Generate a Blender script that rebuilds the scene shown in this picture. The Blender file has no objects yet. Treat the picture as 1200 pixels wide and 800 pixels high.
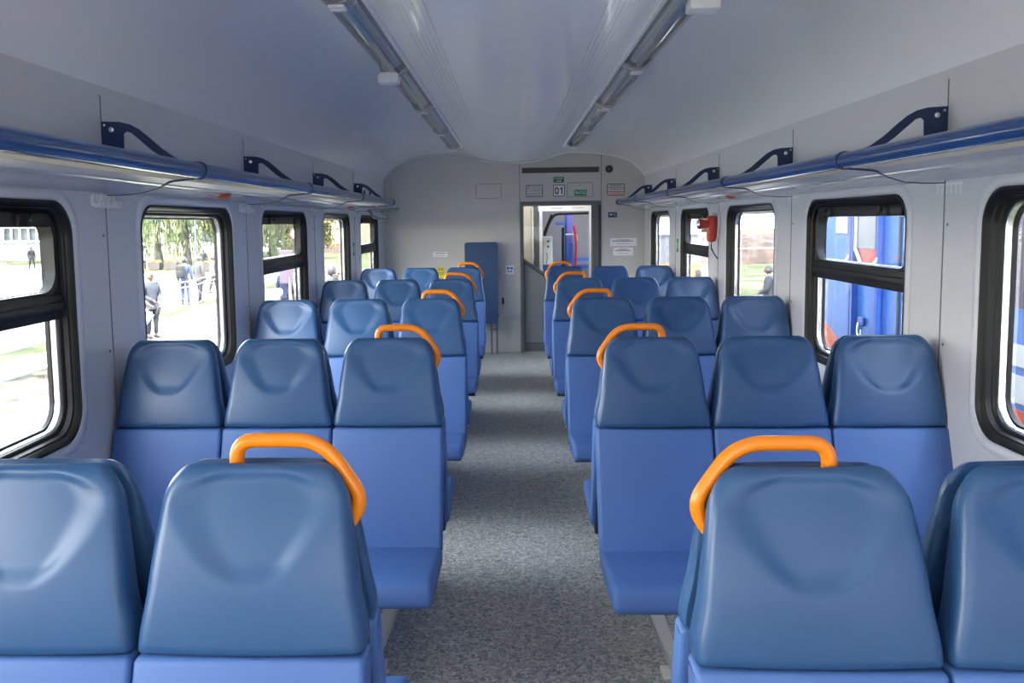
import bpy, bmesh, math, random
from mathutils import Vector, Matrix
from mathutils.geometry import tessellate_polygon
random.seed(7)
PI = math.pi
D = bpy.data
C = bpy.context.scene.collection

# ------------------------------------------------------------------ dimensions
W = 1.65            # half width of the saloon
PITCH = 1.8108      # window / seat bay
YE = 10.867         # end wall
YB = -3.72          # wall behind
SEAM0 = 3.384 - 2 * PITCH
WIN0 = 3.687 - 2 * PITCH
WLEN, WZ0, WZ1, WR = 1.225, 0.893, 1.773, 0.125
GROUND = -1.4
def row_y(k): return k * PITCH - 0.138
def seam_y(k): return SEAM0 + k * PITCH
def win_y(k): return WIN0 + k * PITCH

# ------------------------------------------------------------------ materials
MATS = {}
ES = 1.0
def mat(name, col, rough=0.5, metal=0.0, spec=0.5, noise=None, bump=None, coat=0.0, emit=None):
    if name in MATS: return MATS[name]
    col = tuple(c * ES for c in col)
    m = D.materials.new(name); m.use_nodes = True
    nt = m.node_tree; b = nt.nodes['Principled BSDF']
    b.inputs['Base Color'].default_value = (*col, 1)
    b.inputs['Roughness'].default_value = rough
    b.inputs['Metallic'].default_value = metal
    b.inputs['Specular IOR Level'].default_value = spec
    b.inputs['Coat Weight'].default_value = coat
    if emit:
        b.inputs['Emission Color'].default_value = (*emit[0], 1)
        b.inputs['Emission Strength'].default_value = emit[1]
    if noise or bump:
        tc = nt.nodes.new('ShaderNodeTexCoord')
    if noise:
        scale, amt = noise
        n = nt.nodes.new('ShaderNodeTexNoise'); n.inputs['Scale'].default_value = scale
        n.inputs['Detail'].default_value = 4
        nt.links.new(tc.outputs['Object'], n.inputs['Vector'])
        r = nt.nodes.new('ShaderNodeValToRGB')
        r.color_ramp.elements[0].position = 0.3; r.color_ramp.elements[1].position = 0.7
        r.color_ramp.elements[0].color = (*[c * (1 - amt) for c in col], 1)
        r.color_ramp.elements[1].color = (*[min(1, c * (1 + amt)) for c in col], 1)
        nt.links.new(n.outputs['Fac'], r.inputs['Fac'])
        nt.links.new(r.outputs['Color'], b.inputs['Base Color'])
    if bump:
        scale, st = bump
        n = nt.nodes.new('ShaderNodeTexNoise'); n.inputs['Scale'].default_value = scale
        n.inputs['Detail'].default_value = 3
        nt.links.new(tc.outputs['Object'], n.inputs['Vector'])
        bp = nt.nodes.new('ShaderNodeBump'); bp.inputs['Strength'].default_value = st
        bp.inputs['Distance'].default_value = 0.002
        nt.links.new(n.outputs['Fac'], bp.inputs['Height'])
        nt.links.new(bp.outputs['Normal'], b.inputs['Normal'])
    MATS[name] = m
    return m

M_HEAD = mat('headrest_vinyl', (0.026, 0.085, 0.205), 0.38, noise=(3, .06), bump=(420, .10))
M_SEAT = mat('seat_fabric_vinyl', (0.066, 0.150, 0.385), 0.52, noise=(4, .05), bump=(500, .12))
M_SHELL = mat('seat_shell_navy', (0.022, 0.035, 0.10), 0.5)
M_ORANGE = mat('orange_plastic', (0.90, 0.24, 0.003), 0.32, coat=.2)
M_WALL = mat('wall_panel_paint', (0.60, 0.60, 0.605), 0.48, bump=(60, .03))
M_RIM = mat('window_rim_paint', (0.63, 0.63, 0.64), 0.42)
M_BLACK = mat('window_rubber_black', (0.011, 0.0105, 0.009), 0.42, spec=.28)
M_SILVER = mat('polished_aluminium', (0.80, 0.80, 0.82), 0.25, metal=.85)
M_BRACKET = mat('navy_bracket_paint', (0.012, 0.032, 0.105), 0.4)
M_RAIL = mat('blue_rail_paint', (0.012, 0.060, 0.21), 0.24, coat=.4)
M_WHITEPL = mat('white_plastic', (0.78, 0.78, 0.78), 0.35)
M_COVE = mat('white_gloss_cover', (0.50, 0.50, 0.52), 0.15, spec=.6, coat=.35)
M_SLAT = mat('ivory_slat_metal', (0.52, 0.49, 0.42), 0.45)
M_LEG = mat('leg_white_paint', (0.72, 0.71, 0.68), 0.4)
M_DARK = mat('dark_gap', (0.03, 0.03, 0.032), 0.6)
M_GROOVE = mat('joint_grey', (0.20, 0.20, 0.205), 0.6)
M_SCREW = mat('screw_steel', (0.45, 0.45, 0.45), 0.35, metal=.8)
M_GREYM = mat('grey_metal_tube', (0.22, 0.22, 0.22), 0.35, metal=.6)
M_DOORFR = mat('door_frame_grey', (0.105, 0.115, 0.115), 0.4)
M_DOOR = mat('door_leaf_grey', (0.20, 0.21, 0.21), 0.42)
M_RED = mat('red_plastic', (0.55, 0.035, 0.02), 0.35)
M_REDHOSE = mat('red_hose', (0.75, 0.03, 0.03), 0.35)
M_GREEN = mat('sign_green', (0.0, 0.16, 0.06), 0.5)
M_GREEN2 = mat('exit_green', (0.005, 0.27, 0.07), 0.5)
M_PAPER = mat('paper_white', (0.82, 0.82, 0.82), 0.6)
M_YELLOW = mat('label_yellow', (0.80, 0.62, 0.02), 0.5)
M_INK = mat('ink_black', (0.015, 0.015, 0.015), 0.6)
M_INKG = mat('ink_grey', (0.25, 0.25, 0.26), 0.6)
M_INKR = mat('ink_red', (0.5, 0.03, 0.02), 0.6)
M_INKB = mat('ink_blue', (0.06, 0.16, 0.5), 0.6)
M_PLATE = mat('sign_plate_grey', (0.60, 0.60, 0.57), 0.5)
M_WCBLUE = mat('sign_navy', (0.015, 0.03, 0.09), 0.5)
M_BLUEPOST = mat('jack_blue', (0.10, 0.20, 0.70), 0.4)
M_LILAC = mat('jack_violet', (0.22, 0.20, 0.62), 0.4)
M_VESTG = mat('vestibule_grey', (0.36, 0.36, 0.39), 0.5, noise=(2, .1))
M_VESTW = mat('vestibule_white', (0.85, 0.84, 0.86), 0.4)
M_CREAM = mat('cream_panel', (0.62, 0.58, 0.48), 0.4)

def glass_mat(name, tint=(0.97, 0.985, 0.98), gloss=0.5):
    m = D.materials.new(name); m.use_nodes = True; nt = m.node_tree
    nt.nodes.remove(nt.nodes['Principled BSDF']); out = nt.nodes['Material Output']
    t = nt.nodes.new('ShaderNodeBsdfTransparent'); t.inputs['Color'].default_value = (*tint, 1)
    g = nt.nodes.new('ShaderNodeBsdfGlossy'); g.inputs['Roughness'].default_value = 0.03
    f = nt.nodes.new('ShaderNodeFresnel'); f.inputs['IOR'].default_value = 1.45
    mu = nt.nodes.new('ShaderNodeMath'); mu.operation = 'MULTIPLY'; mu.inputs[1].default_value = gloss
    mix = nt.nodes.new('ShaderNodeMixShader')
    nt.links.new(f.outputs[0], mu.inputs[0]); nt.links.new(mu.outputs[0], mix.inputs[0])
    nt.links.new(t.outputs[0], mix.inputs[1]); nt.links.new(g.outputs[0], mix.inputs[2])
    nt.links.new(mix.outputs[0], out.inputs['Surface'])
    return m
M_GLASS = glass_mat('window_glass')
M_DIFF = glass_mat('clear_diffuser', (0.97, 0.975, 0.985), 1.3)

def floor_mat():
    m = mat('linoleum', (0.3, 0.3, 0.3), 0.38, spec=.4); nt = m.node_tree; b = nt.nodes['Principled BSDF']
    tc = nt.nodes.new('ShaderNodeTexCoord')
    n = nt.nodes.new('ShaderNodeTexNoise'); n.inputs['Scale'].default_value = 46; n.inputs['Detail'].default_value = 3
    n.inputs['Distortion'].default_value = 1.6; n.inputs['Roughness'].default_value = .6
    nt.links.new(tc.outputs['Object'], n.inputs['Vector'])
    r = nt.nodes.new('ShaderNodeValToRGB'); cr = r.color_ramp
    cr.elements[0].position = .36; cr.elements[0].color = (0.165, 0.18, 0.18, 1)
    cr.elements[1].position = .64; cr.elements[1].color = (0.70, 0.66, 0.58, 1)
    e = cr.elements.new(.5); e.color = (0.41, 0.41, 0.38, 1)
    nt.links.new(n.outputs['Fac'], r.inputs['Fac'])
    n2 = nt.nodes.new('ShaderNodeTexNoise'); n2.inputs['Scale'].default_value = 2.2; n2.inputs['Detail'].default_value = 4
    nt.links.new(tc.outputs['Object'], n2.inputs['Vector'])
    mr = nt.nodes.new('ShaderNodeMapRange'); mr.inputs[3].default_value = .86; mr.inputs[4].default_value = 1.12
    nt.links.new(n2.outputs['Fac'], mr.inputs[0])
    v = nt.nodes.new('ShaderNodeTexVoronoi'); v.inputs['Scale'].default_value = 38
    nt.links.new(tc.outputs['Object'], v.inputs['Vector'])
    sp = nt.nodes.new('ShaderNodeMath'); sp.operation = 'LESS_THAN'; sp.inputs[1].default_value = .13
    nt.links.new(v.outputs['Distance'], sp.inputs[0])
    mx = nt.nodes.new('ShaderNodeMix'); mx.data_type = 'RGBA'; mx.blend_type = 'MULTIPLY'; mx.inputs[0].default_value = 1
    nt.links.new(r.outputs['Color'], mx.inputs[6]); nt.links.new(mr.outputs[0], mx.inputs[7])
    mx2 = nt.nodes.new('ShaderNodeMix'); mx2.data_type = 'RGBA'
    sc = nt.nodes.new('ShaderNodeMath'); sc.operation = 'MULTIPLY'; sc.inputs[1].default_value = .35
    nt.links.new(sp.outputs[0], sc.inputs[0]); nt.links.new(sc.outputs[0], mx2.inputs[0])
    nt.links.new(mx.outputs[2], mx2.inputs[6]); mx2.inputs[7].default_value = (0.40, 0.33, 0.24, 1)
    nt.links.new(mx2.outputs[2], b.inputs['Base Color'])
    return m
M_FLOOR = floor_mat()

def ceiling_mat():
    m = mat('ceiling_gloss', (0.88, 0.875, 0.875), 0.24, spec=.6, coat=.25); nt = m.node_tree; b = nt.nodes['Principled BSDF']
    tc = nt.nodes.new('ShaderNodeTexCoord'); sx = nt.nodes.new('ShaderNodeSeparateXYZ')
    nt.links.new(tc.outputs['Object'], sx.inputs[0])
    def math_(op, a, bb=None):
        n = nt.nodes.new('ShaderNodeMath'); n.operation = op
        for i, q in enumerate((a, bb)):
            if q is None: continue
            if isinstance(q, (int, float)): n.inputs[i].default_value = q
            else: nt.links.new(q, n.inputs[i])
        return n.outputs[0]
    ax = math_('ABSOLUTE', sx.outputs['X'])
    u = math_('DIVIDE', math_('SUBTRACT', ax, 0.315), 0.0235)
    inr = math_('MULTIPLY', math_('GREATER_THAN', u, 0.0), math_('LESS_THAN', u, 6.0))
    line = math_('LESS_THAN', math_('ABSOLUTE', math_('SUBTRACT', math_('FRACT', u), .5)), .055)
    fy = math_('FRACT', math_('DIVIDE', sx.outputs['Y'], 0.028))
    dots = math_('LESS_THAN', fy, .55)
    seg = math_('LESS_THAN', math_('FRACT', math_('DIVIDE', math_('SUBTRACT', sx.outputs['Y'], 3.66), 1.8108)), .97)
    far = math_('LESS_THAN', sx.outputs['Y'], 7.4)
    k = math_('MULTIPLY', math_('MULTIPLY', inr, line), math_('MULTIPLY', dots, math_('MULTIPLY', seg, far)))
    mx = nt.nodes.new('ShaderNodeMix'); mx.data_type = 'RGBA'
    mx.inputs[6].default_value = (0.88, 0.875, 0.875, 1); mx.inputs[7].default_value = (0.16, 0.16, 0.17, 1)
    nt.links.new(k, mx.inputs[0]); nt.links.new(mx.outputs[2], b.inputs['Base Color'])
    n = nt.nodes.new('ShaderNodeTexNoise'); n.inputs['Scale'].default_value = 1.3
    nt.links.new(tc.outputs['Object'], n.inputs['Vector'])
    bp = nt.nodes.new('ShaderNodeBump'); bp.inputs['Strength'].default_value = .25; bp.inputs['Distance'].default_value = .01
    nt.links.new(n.outputs['Fac'], bp.inputs['Height']); nt.links.new(bp.outputs['Normal'], b.inputs['Normal'])
    nt.links.new(bp.outputs['Normal'], b.inputs['Coat Normal'])
    return m
M_CEIL = ceiling_mat()

# ------------------------------------------------------------------ helpers
def obj(name, bm, m, parent=None, smooth=None):
    me = D.meshes.new(name)
    bmesh.ops.remove_doubles(bm, verts=bm.verts, dist=1e-6)
    bmesh.ops.recalc_face_normals(bm, faces=bm.faces)
    bm.to_mesh(me); bm.free()
    ms = m if isinstance(m, (list, tuple)) else [m]
    for q in ms: me.materials.append(q)
    if smooth is not None:
        for p in me.polygons: p.use_smooth = True
        me.set_sharp_from_angle(angle=math.radians(smooth))
    o = D.objects.new(name, me); C.objects.link(o)
    if parent: o.parent = parent
    return o
def tag(o, label=None, cat=None, group=None, kind=None):
    if label: o['label'] = label
    if cat: o['category'] = cat
    if group: o['group'] = group
    if kind: o['kind'] = kind
    return o
def thing(name, label, cat, loc=(0, 0, 0), rotz=0, group=None):
    o = D.objects.new(name, None); C.objects.link(o); o.empty_display_size = .1
    o.location = loc; o.rotation_euler = (0, 0, rotz)
    return tag(o, label, cat, group)
def struct(name, bm, m, parent=None, smooth=None):
    o = obj(name, bm, m, parent, smooth)
    if parent is None: o['kind'] = 'structure'
    return o
def dup(root, loc=None, rotz=None, label=None, group=None):
    r = root.copy(); C.objects.link(r)
    if loc is not None: r.location = loc
    if rotz is not None: r.rotation_euler = (0, 0, rotz)
    if label: r['label'] = label
    if group: r['group'] = group
    for ch in list(root.children):
        c = ch.copy(); C.objects.link(c); c.parent = r
        for g in list(ch.children):
            d = g.copy(); C.objects.link(d); d.parent = c
    return r
def NB(): return bmesh.new()
def add_box(bm, c, s, mi=0, rot=None):
    x, y, z = s[0] / 2, s[1] / 2, s[2] / 2
    vs = []
    for p in ((-x, -y, -z), (x, -y, -z), (x, y, -z), (-x, y, -z), (-x, -y, z), (x, -y, z), (x, y, z), (-x, y, z)):
        v = Vector(p)
        if rot: v = rot @ v
        vs.append(bm.verts.new(v + Vector(c)))
    for f in ((0, 3, 2, 1), (4, 5, 6, 7), (0, 1, 5, 4), (1, 2, 6, 5), (2, 3, 7, 6), (3, 0, 4, 7)):
        bm.faces.new([vs[i] for i in f]).material_index = mi
    return vs
def add_rbox(bm, c, s, r=.005, seg=2, rot=None):
    t = bmesh.new(); add_box(t, (0, 0, 0), s)
    bmesh.ops.bevel(t, geom=t.edges[:], offset=r, segments=seg, profile=.5, affect='EDGES')
    M = Matrix.Translation(c) @ (rot.to_4x4() if rot else Matrix())
    mp = {v: bm.verts.new(M @ v.co) for v in t.verts}
    for f in t.faces: bm.faces.new([mp[v] for v in f.verts])
    t.free()
def add_loft(bm, loops, closed=True, cap0=False, cap1=False, mi=0):
    rs = [[bm.verts.new(p) for p in L] for L in loops]
    n = len(rs[0])
    for a, b in zip(rs, rs[1:]):
        for i in range(n if closed else n - 1):
            j = (i + 1) % n
            try: bm.faces.new((a[i], a[j], b[j], b[i])).material_index = mi
            except ValueError: pass
    if cap0: bm.faces.new(rs[0]).material_index = mi
    if cap1: bm.faces.new(rs[-1][::-1]).material_index = mi
def add_tube(bm, pts, r, n=10, cap=True, mi=0):
    pts = [Vector(p) for p in pts]
    rad = r if isinstance(r, (list, tuple)) else [r] * len(pts)
    t0 = (pts[1] - pts[0]).normalized()
    up = Vector((0, 0, 1)) if abs(t0.z) < .9 else Vector((1, 0, 0))
    u = t0.cross(up).normalized(); loops = []
    for i, p in enumerate(pts):
        if i == 0: t = t0
        elif i == len(pts) - 1: t = (pts[i] - pts[i - 1]).normalized()
        else: t = ((pts[i + 1] - p).normalized() + (p - pts[i - 1]).normalized()).normalized()
        u = (u - t * u.dot(t)).normalized(); v = t.cross(u)
        loops.append([p + (u * math.cos(a) + v * math.sin(a)) * rad[i] for a in [2 * PI * k / n for k in range(n)]])
    add_loft(bm, loops, True, cap, cap, mi)
def round_path(pts, r, n=6):
    pts = [Vector(p) for p in pts]; out = [pts[0]]
    for a, b, c in zip(pts, pts[1:], pts[2:]):
        d1 = (a - b); d2 = (c - b); rr_ = min(r, d1.length * .48, d2.length * .48)
        p0 = b + d1.normalized() * rr_; p1 = b + d2.normalized() * rr_
        for k in range(n + 1):
            t = k / n; out.append(p0 * (1 - t) ** 2 + b * 2 * t * (1 - t) + p1 * t * t)
    out.append(pts[-1]); return out
def add_prism(bm, poly, axis, a, b, holes=(), mi=0):
    """2-D polygon extruded along axis ('x','y','z') from a to b."""
    def P(q, h):
        return {'x': Vector((h, q[0], q[1])), 'y': Vector((q[0], h, q[1])), 'z': Vector((q[0], q[1], h))}[axis]
    loops = [list(poly)] + [list(h) for h in holes]
    flat = [q for L in loops for q in L]
    tris = tessellate_polygon([[Vector((q[0], q[1], 0)) for q in L] for L in loops])
    va = [bm.verts.new(P(q, a)) for q in flat]; vb = [bm.verts.new(P(q, b)) for q in flat]
    for t in tris:
        for vv, o in ((va, 1), (vb, -1)):
            try: bm.faces.new([vv[i] for i in t][::o]).material_index = mi
            except ValueError: pass
    s = 0
    for L in loops:
        n = len(L)
        for i in range(n):
            j = (i + 1) % n
            bm.faces.new((va[s + i], va[s + j], vb[s + j], vb[s + i])).material_index = mi
        s += n
def rr(cx, cz, hw, hh, r, n=8):
    out = []
    for (sx, sz, a0) in ((1, 1, 0), (-1, 1, PI / 2), (-1, -1, PI), (1, -1, 1.5 * PI)):
        for k in range(n + 1):
            a = a0 + PI / 2 * k / n
            out.append((cx + sx * (hw - r) + r * math.cos(a), cz + sz * (hh - r) + r * math.sin(a)))
    return out
def add_lathe(bm, prof, c, axis='z', n=20, mi=0):
    loops = []
    for (r, h) in prof:
        L = []
        for k in range(n):
            a = 2 * PI * k / n; x, y = r * math.cos(a), r * math.sin(a)
            L.append(Vector(c) + {'z': Vector((x, y, h)), 'y': Vector((x, h, y)), 'x': Vector((h, x, y))}[axis])
        loops.append(L)
    add_loft(bm, loops, True, True, True, mi)
def sstep(a, b, x):
    t = max(0.0, min(1.0, (x - a) / (b - a))); return t * t * (3 - 2 * t)
def text_mesh(name, s, size, m, loc, parent, bold=0.0, width=None):
    cu = D.curves.new(name, 'FONT'); cu.body = s; cu.size = size; cu.align_x = 'CENTER'; cu.align_y = 'CENTER'
    cu.extrude = .0006; cu.offset = 0; cu.resolution_u = 4
    t = D.objects.new('t', cu); C.objects.link(t)
    dg = bpy.context.evaluated_depsgraph_get(); me = D.meshes.new_from_object(t.evaluated_get(dg))
    D.objects.remove(t); D.curves.remove(cu)
    xs = [v.co.x for v in me.vertices]
    k = (width / (max(xs) - min(xs))) if width and xs else 1
    cxx = (max(xs) + min(xs)) / 2 if xs else 0
    for v in me.vertices:
        x, y, z = v.co; v.co = ((x - cxx) * k, -z, y)
    me.materials.clear(); me.materials.append(m)
    o = D.objects.new(name, me); C.objects.link(o); o.location = loc; o.parent = parent
    return o

# ------------------------------------------------------------------ setting: shell
def side_wall(name, sx):
    bm = NB()
    holes = [[(p[0], p[1]) for p in rr(win_y(k) + WLEN / 2, (WZ0 + WZ1) / 2, WLEN / 2, (WZ1 - WZ0) / 2, WR)] for k in range(-1, 6)]
    add_prism(bm, [(YB, 0), (YE, 0), (YE, 2.30), (YB, 2.30)], 'x', sx * W, sx * (W + .012), holes)
    return struct(name, bm, M_WALL)
side_wall('wall_left', -1); side_wall('wall_right', 1)

CP = [(-1.65, 2.236), (-1.625, 2.283), (-1.585, 2.332), (-1.524, 2.385), (-1.45, 2.430), (-1.36, 2.468), (-1.24, 2.500), (-1.09, 2.524),
      (-.92, 2.538), (-.78, 2.545), (-.70, 2.546), (-.655, 2.541), (-.58, 2.522), (-.50, 2.498), (-.42, 2.474), (-.33, 2.452), (-.23, 2.436), (-.12, 2.426), (0, 2.422)]
CP = CP + [(-x, z) for x, z in CP[-2::-1]]
bm = NB()
add_loft(bm, [[(x, YB, z) for x, z in CP], [(x, YE, z) for x, z in CP]], closed=False)
ceil = struct('ceiling', bm, M_CEIL, smooth=40)
# unseen outer roof so no daylight leaks in
bm = NB()
add_prism(bm, [(-1.75, 2.28), (1.75, 2.28), (1.75, 2.62), (1.2, 2.72), (-1.2, 2.72), (-1.75, 2.62)], 'y', YB, YE + 4.5,
          holes=[[(x, z + .004) for x, z in CP] + [(1.652, 2.285), (-1.652, 2.285)]][:0])
bm.free()
bm = NB()
add_loft(bm, [[(x, y, z) for x, z in [(-1.76, 2.2), (-1.7, 2.5), (-1.2, 2.7), (0, 2.76), (1.2, 2.7), (1.7, 2.5), (1.76, 2.2)]] for y in (YB - .05, YE + 3.6)], closed=False)
struct('trim_20', bm, M_WALL)
bm = NB(); add_box(bm, (0, (YB + YE) / 2 + 2, -.03), (2 * W + .1, YE - YB + 4, .06)); struct('floor', bm, M_FLOOR)
bm = NB(); add_box(bm, (0, YB - .02, 1.35), (3.4, .04, 2.7)); struct('wall_back', bm, M_WALL)
# end wall with the doorway
DX0, DX1, DZ = .085, 1.102, 1.929
bm = NB()
add_prism(bm, [(-1.7, 0), (DX0, 0), (DX0, DZ), (DX1, DZ), (DX1, 0), (1.7, 0), (1.7, 2.62), (-1.7, 2.62)], 'y', YE, YE + .08)
struct('wall_end', bm, mat('end_wall_paint', (0.54, 0.525, 0.475), 0.42))
# white bead along ceiling and end wall
bm = NB(); add_tube(bm, [(x, YE - .008, z - .008) for x, z in CP], .011, 6); struct('trim_1', bm, M_WHITEPL, smooth=60)
# joints of the wall panels
n = 2
for sx in (-1, 1):
    bm = NB()
    for k in range(-1, 6):
        y = seam_y(k); add_box(bm, (sx * (W - .0008), y, 1.10), (.003, .006, 2.2))
        for z in (.72, 1.18, 1.645):
            add_lathe(bm, [(.006, 0), (.006, .002), (.003, .003)], (sx * W - (.003 if sx > 0 else 0), y + .055 * 0 - .03, z), 'x', 8)
    struct('trim_%d' % n, bm, M_GROOVE); n += 1
bm = NB()
add_box(bm, (.081, YE - .001, 2.18), (.008, .004, .5)); add_box(bm, (1.106, YE - .001, 2.22), (.008, .004, .58))
add_box(bm, (.081, YE - .001, .97), (.006, .004, 1.93)); add_box(bm, (1.108, YE - .001, .97), (.006, .004, 1.93))
struct('trim_%d' % n, bm, M_GROOVE); n += 1
for nm, sx in (('baseboard_left', -1), ('baseboard_right', 1)):
    bm = NB(); add_box(bm, (sx * (W - .012), (YB + YE) / 2, .06), (.024, YE - YB, .12)); struct(nm, bm, M_VESTG)
bm = NB(); add_box(bm, (-.78, YE - .006, .008), (1.72, .012, .016)); add_box(bm, (1.38, YE - .006, .008), (.54, .012, .016)); struct('baseboard_end', bm, M_VESTG)

# ------------------------------------------------------------------ windows
wn = [0]
def window(sx, k, sash):
    wn[0] += 1
    cy, cz = win_y(k) + WLEN / 2, (WZ0 + WZ1) / 2; hw, hh = WLEN / 2, (WZ1 - WZ0) / 2
    def L(ins, dep, r=None):
        return [(sx * (W + dep), p[0], p[1]) for p in rr(cy, cz, hw - ins, hh - ins, max(.02, (WR - ins * .6) if r is None else r))]
    bm = NB()
    add_loft(bm, [L(-.002, .014), L(-.002, -.006), L(.008, -.008), L(.018, .002), L(.022, .012), L(.028, .015), L(.032, .032), L(.042, .035), L(.046, .040), L(.047, .050), L(.047, .08), L(.0, .08), L(-.002, .014)])
    root = struct('window_%d' % wn[0], bm, M_BLACK, smooth=35)
    bm = NB(); add_loft(bm, [L(-.046, -.001), L(-.040, -.008), L(-.026, -.010), L(-.010, -.009), L(-.004, -.004), L(-.003, .004)])
    obj('rim', bm, M_RIM, root, 50)
    bm = NB(); add_loft(bm, [L(.046, .049), L(.050, .052), L(.054, .072), L(.050, .074)]); obj('edge_strip', bm, M_SILVER, root, 40)
    bm = NB(); add_loft(bm, [L(.052, .069), L(.061, .070), L(.062, .084), L(.052, .084)]); obj('seal', bm, M_BLACK, root, 40)
    bm = NB(); lp = L(.056, .078); bm.faces.new([bm.verts.new(p) for p in lp]); obj('pane', bm, M_GLASS, root)
    if sash:
        za, zb = 1.346, 1.440
        bm = NB()
        def bar(z0, z1, d0, d1): add_rbox(bm, (sx * (W + (d0 + d1) / 2), cy, (z0 + z1) / 2), (d1 - d0, WLEN - .07, z1 - z0), .008)
        bar(za, zb, .022, .076); bar(za + .028, zb - .028, .015, .03)
        obj('sash_bar', bm, M_BLACK, root, 40)
        # hinged upper sash: deep head and thicker frame
        bm = NB()
        s0, s1 = zb - .01, WZ1 - .045
        def S(ins, dep): return [(sx * (W + dep), p[0], p[1]) for p in rr(cy, (s0 + s1) / 2, hw - .05 - ins, (s1 - s0) / 2 - ins, .075)]
        add_loft(bm, [S(0, .030), S(.010, .026), S(.018, .030), S(.020, .066), S(.0, .070), S(0, .030)])
        obj('upper_sash', bm, M_BLACK, root, 40)
        bm = NB()
        add_rbox(bm, (sx * (W + .04), cy, WZ1 - .065), (.05, WLEN - .2, .055), .01)
        for dy in (-.34, .34):
            add_rbox(bm, (sx * (W + .032), cy + dy, WZ1 - .068), (.06, .10, .05), .012)
            add_lathe(bm, [(.012, 0), (.012, .012), (.006, .014)], (sx * (W - .006), cy + dy, WZ1 - .06), 'x', 10)
        obj('latch', bm, M_BLACK, root, 40)
        bm = NB(); add_box(bm, (sx * (W + .062), cy, zb + .006), (.02, WLEN - .2, .012)); obj('drip_strip', bm, M_SILVER, root)
    return root
for k in range(1, 6): window(-1, k, k % 2 == 1)
for k in range(1, 6): window(1, k, k % 2 == 0)
for sx in (-1, 1):
    for k in (-1, 0): window(sx, k, (k % 2 == 1) == (sx < 0))

# ------------------------------------------------------------------ seats
HB, HT = .868, 1.213
def head_mesh():
    bm = NB(); h = HT - HB; HW = .219
    vs_ = [0, .008, .025, .06] + [.06 + .74 * i / 28 for i in range(1, 29)] + [.83, .86, .89, .915, .94, .96, .975, .988, .996, 1]
    us_ = [-1, -.985, -.955, -.91] + [-.91 + 1.82 * i / 40 for i in range(1, 40)] + [.91, .955, .985, 1]
    def width(v):
        w = HW * (1 - .045 * sstep(0, .35, v) * 1 - .19 * max(0, v - .12) ** 1.25)
        if v < .04: w -= .006 * (1 - math.sqrt(max(0, 1 - ((.04 - v) / .04) ** 2)))
        v0 = .80
        if v > v0:
            t = (v - v0) / (1 - v0); w -= .052 * (1 - math.sqrt(max(0, 1 - t * t)))
        return w
    def half(a):
        # egg shape with its point at the bottom
        if a <= 0: return 0
        up = .80 * (min(a, .72) / .72) ** .62
        if a > .72: up = .80 * math.sqrt(max(0, 1 - ((a - .72) / .34) ** 2))
        return up
    front = []
    for v in vs_:
        w = width(v); rowv = []
        for u in us_:
            d = min((1 - abs(u)) * w, (1 - v) * h * .9 + .0, v * h * 1.6 + .002)
            R = .022
            ed = R - math.sqrt(max(0, R * R - (R - min(d, R)) ** 2)) if d < R else 0
            a = (v - .36) / .60
            q = abs(u) / (half(a) + 1e-4) if 0 < a < 1.06 else 9
            dish = sstep(1.20, .62, q) * sstep(0, .22, a)
            dish *= sstep(1.06, .92, a)
            y = -.160 + .085 * v - .012 * math.sin(PI * min(1, v * 1.05)) + .010 * u * u + ed + .0135 * dish
            rowv.append(bm.verts.new((u * w, y, HB + v * h)))
        front.append(rowv)
    nv, nu = len(front), len(front[0])
    for i in range(nv - 1):
        for j in range(nu - 1):
            bm.faces.new((front[i][j], front[i][j + 1], front[i + 1][j + 1], front[i + 1][j]))
    ring = front[0][:] + [front[i][-1] for i in range(1, nv)] + front[-1][-2::-1] + [front[i][0] for i in range(nv - 2, 0, -1)]
    def ringat(f, ins):
        out = []
        for p in ring:
            v = (p.co.z - HB) / h
            yb = -.066 + .025 * v
            out.append(bm.verts.new((p.co.x * (1 - ins), p.co.y * (1 - f) + yb * f, p.co.z - ins * .15 * (v > .6) - .012 * f * v)))
        return out
    prev = ring
    for f, ins in ((.35, 0), (.85, 0.0), (1.0, .03)):
        nx = ringat(f, ins)
        for i in range(len(ring)):
            j = (i + 1) % len(ring)
            try: bm.faces.new((prev[i], prev[j], nx[j], nx[i]))
            except ValueError: pass
        prev = nx
    bm.faces.new(prev)
    return bm
def add_slab(bm, prof, hw, r=.016):
    """closed (y,z) profile extruded along x with rounded ends"""
    cy = sum(p[0] for p in prof) / len(prof); cz = sum(p[1] for p in prof) / len(prof)
    # outward offsets
    n = len(prof); offs = []
    for i in range(n):
        a, b, c = Vector(prof[i - 1]), Vector(prof[i]), Vector(prof[(i + 1) % n])
        t = (c - a).normalized(); nn = Vector((t.y, -t.x))
        if nn.dot(b - Vector((cy, cz))) < 0: nn = -nn
        offs.append(nn)
    loops = []
    for s in (-1, 1):
        st = [(hw, r), (hw - r * .08, r * .6), (hw - r * .3, r * .28), (hw - r * .6, r * .09), (hw - r, 0)]
        if s > 0: st = st[::-1]
        for x, ins in st:
            loops.append([(s * x, p[0] - o.x * ins, p[1] - o.y * ins) for p, o in zip(prof, offs)])
    add_loft(bm, loops, True, True, True)
def smooth_prof(pts, r):
    pts = [Vector((p[0], p[1], 0)) for p in pts]; out = []
    n = len(pts)
    for i in range(n):
        a, b, c = pts[i - 1], pts[i], pts[(i + 1) % n]
        rr_ = r[i] if isinstance(r, (list, tuple)) else r
        d1, d2 = a - b, c - b; q = min(rr_, d1.length * .45, d2.length * .45)
        p0, p1 = b + d1.normalized() * q, b + d2.normalized() * q
        for k in range(5):
            t = k / 4; w = p0 * (1 - t) ** 2 + b * 2 * t * (1 - t) + p1 * t * t; out.append((w.x, w.y))
    return out
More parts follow.
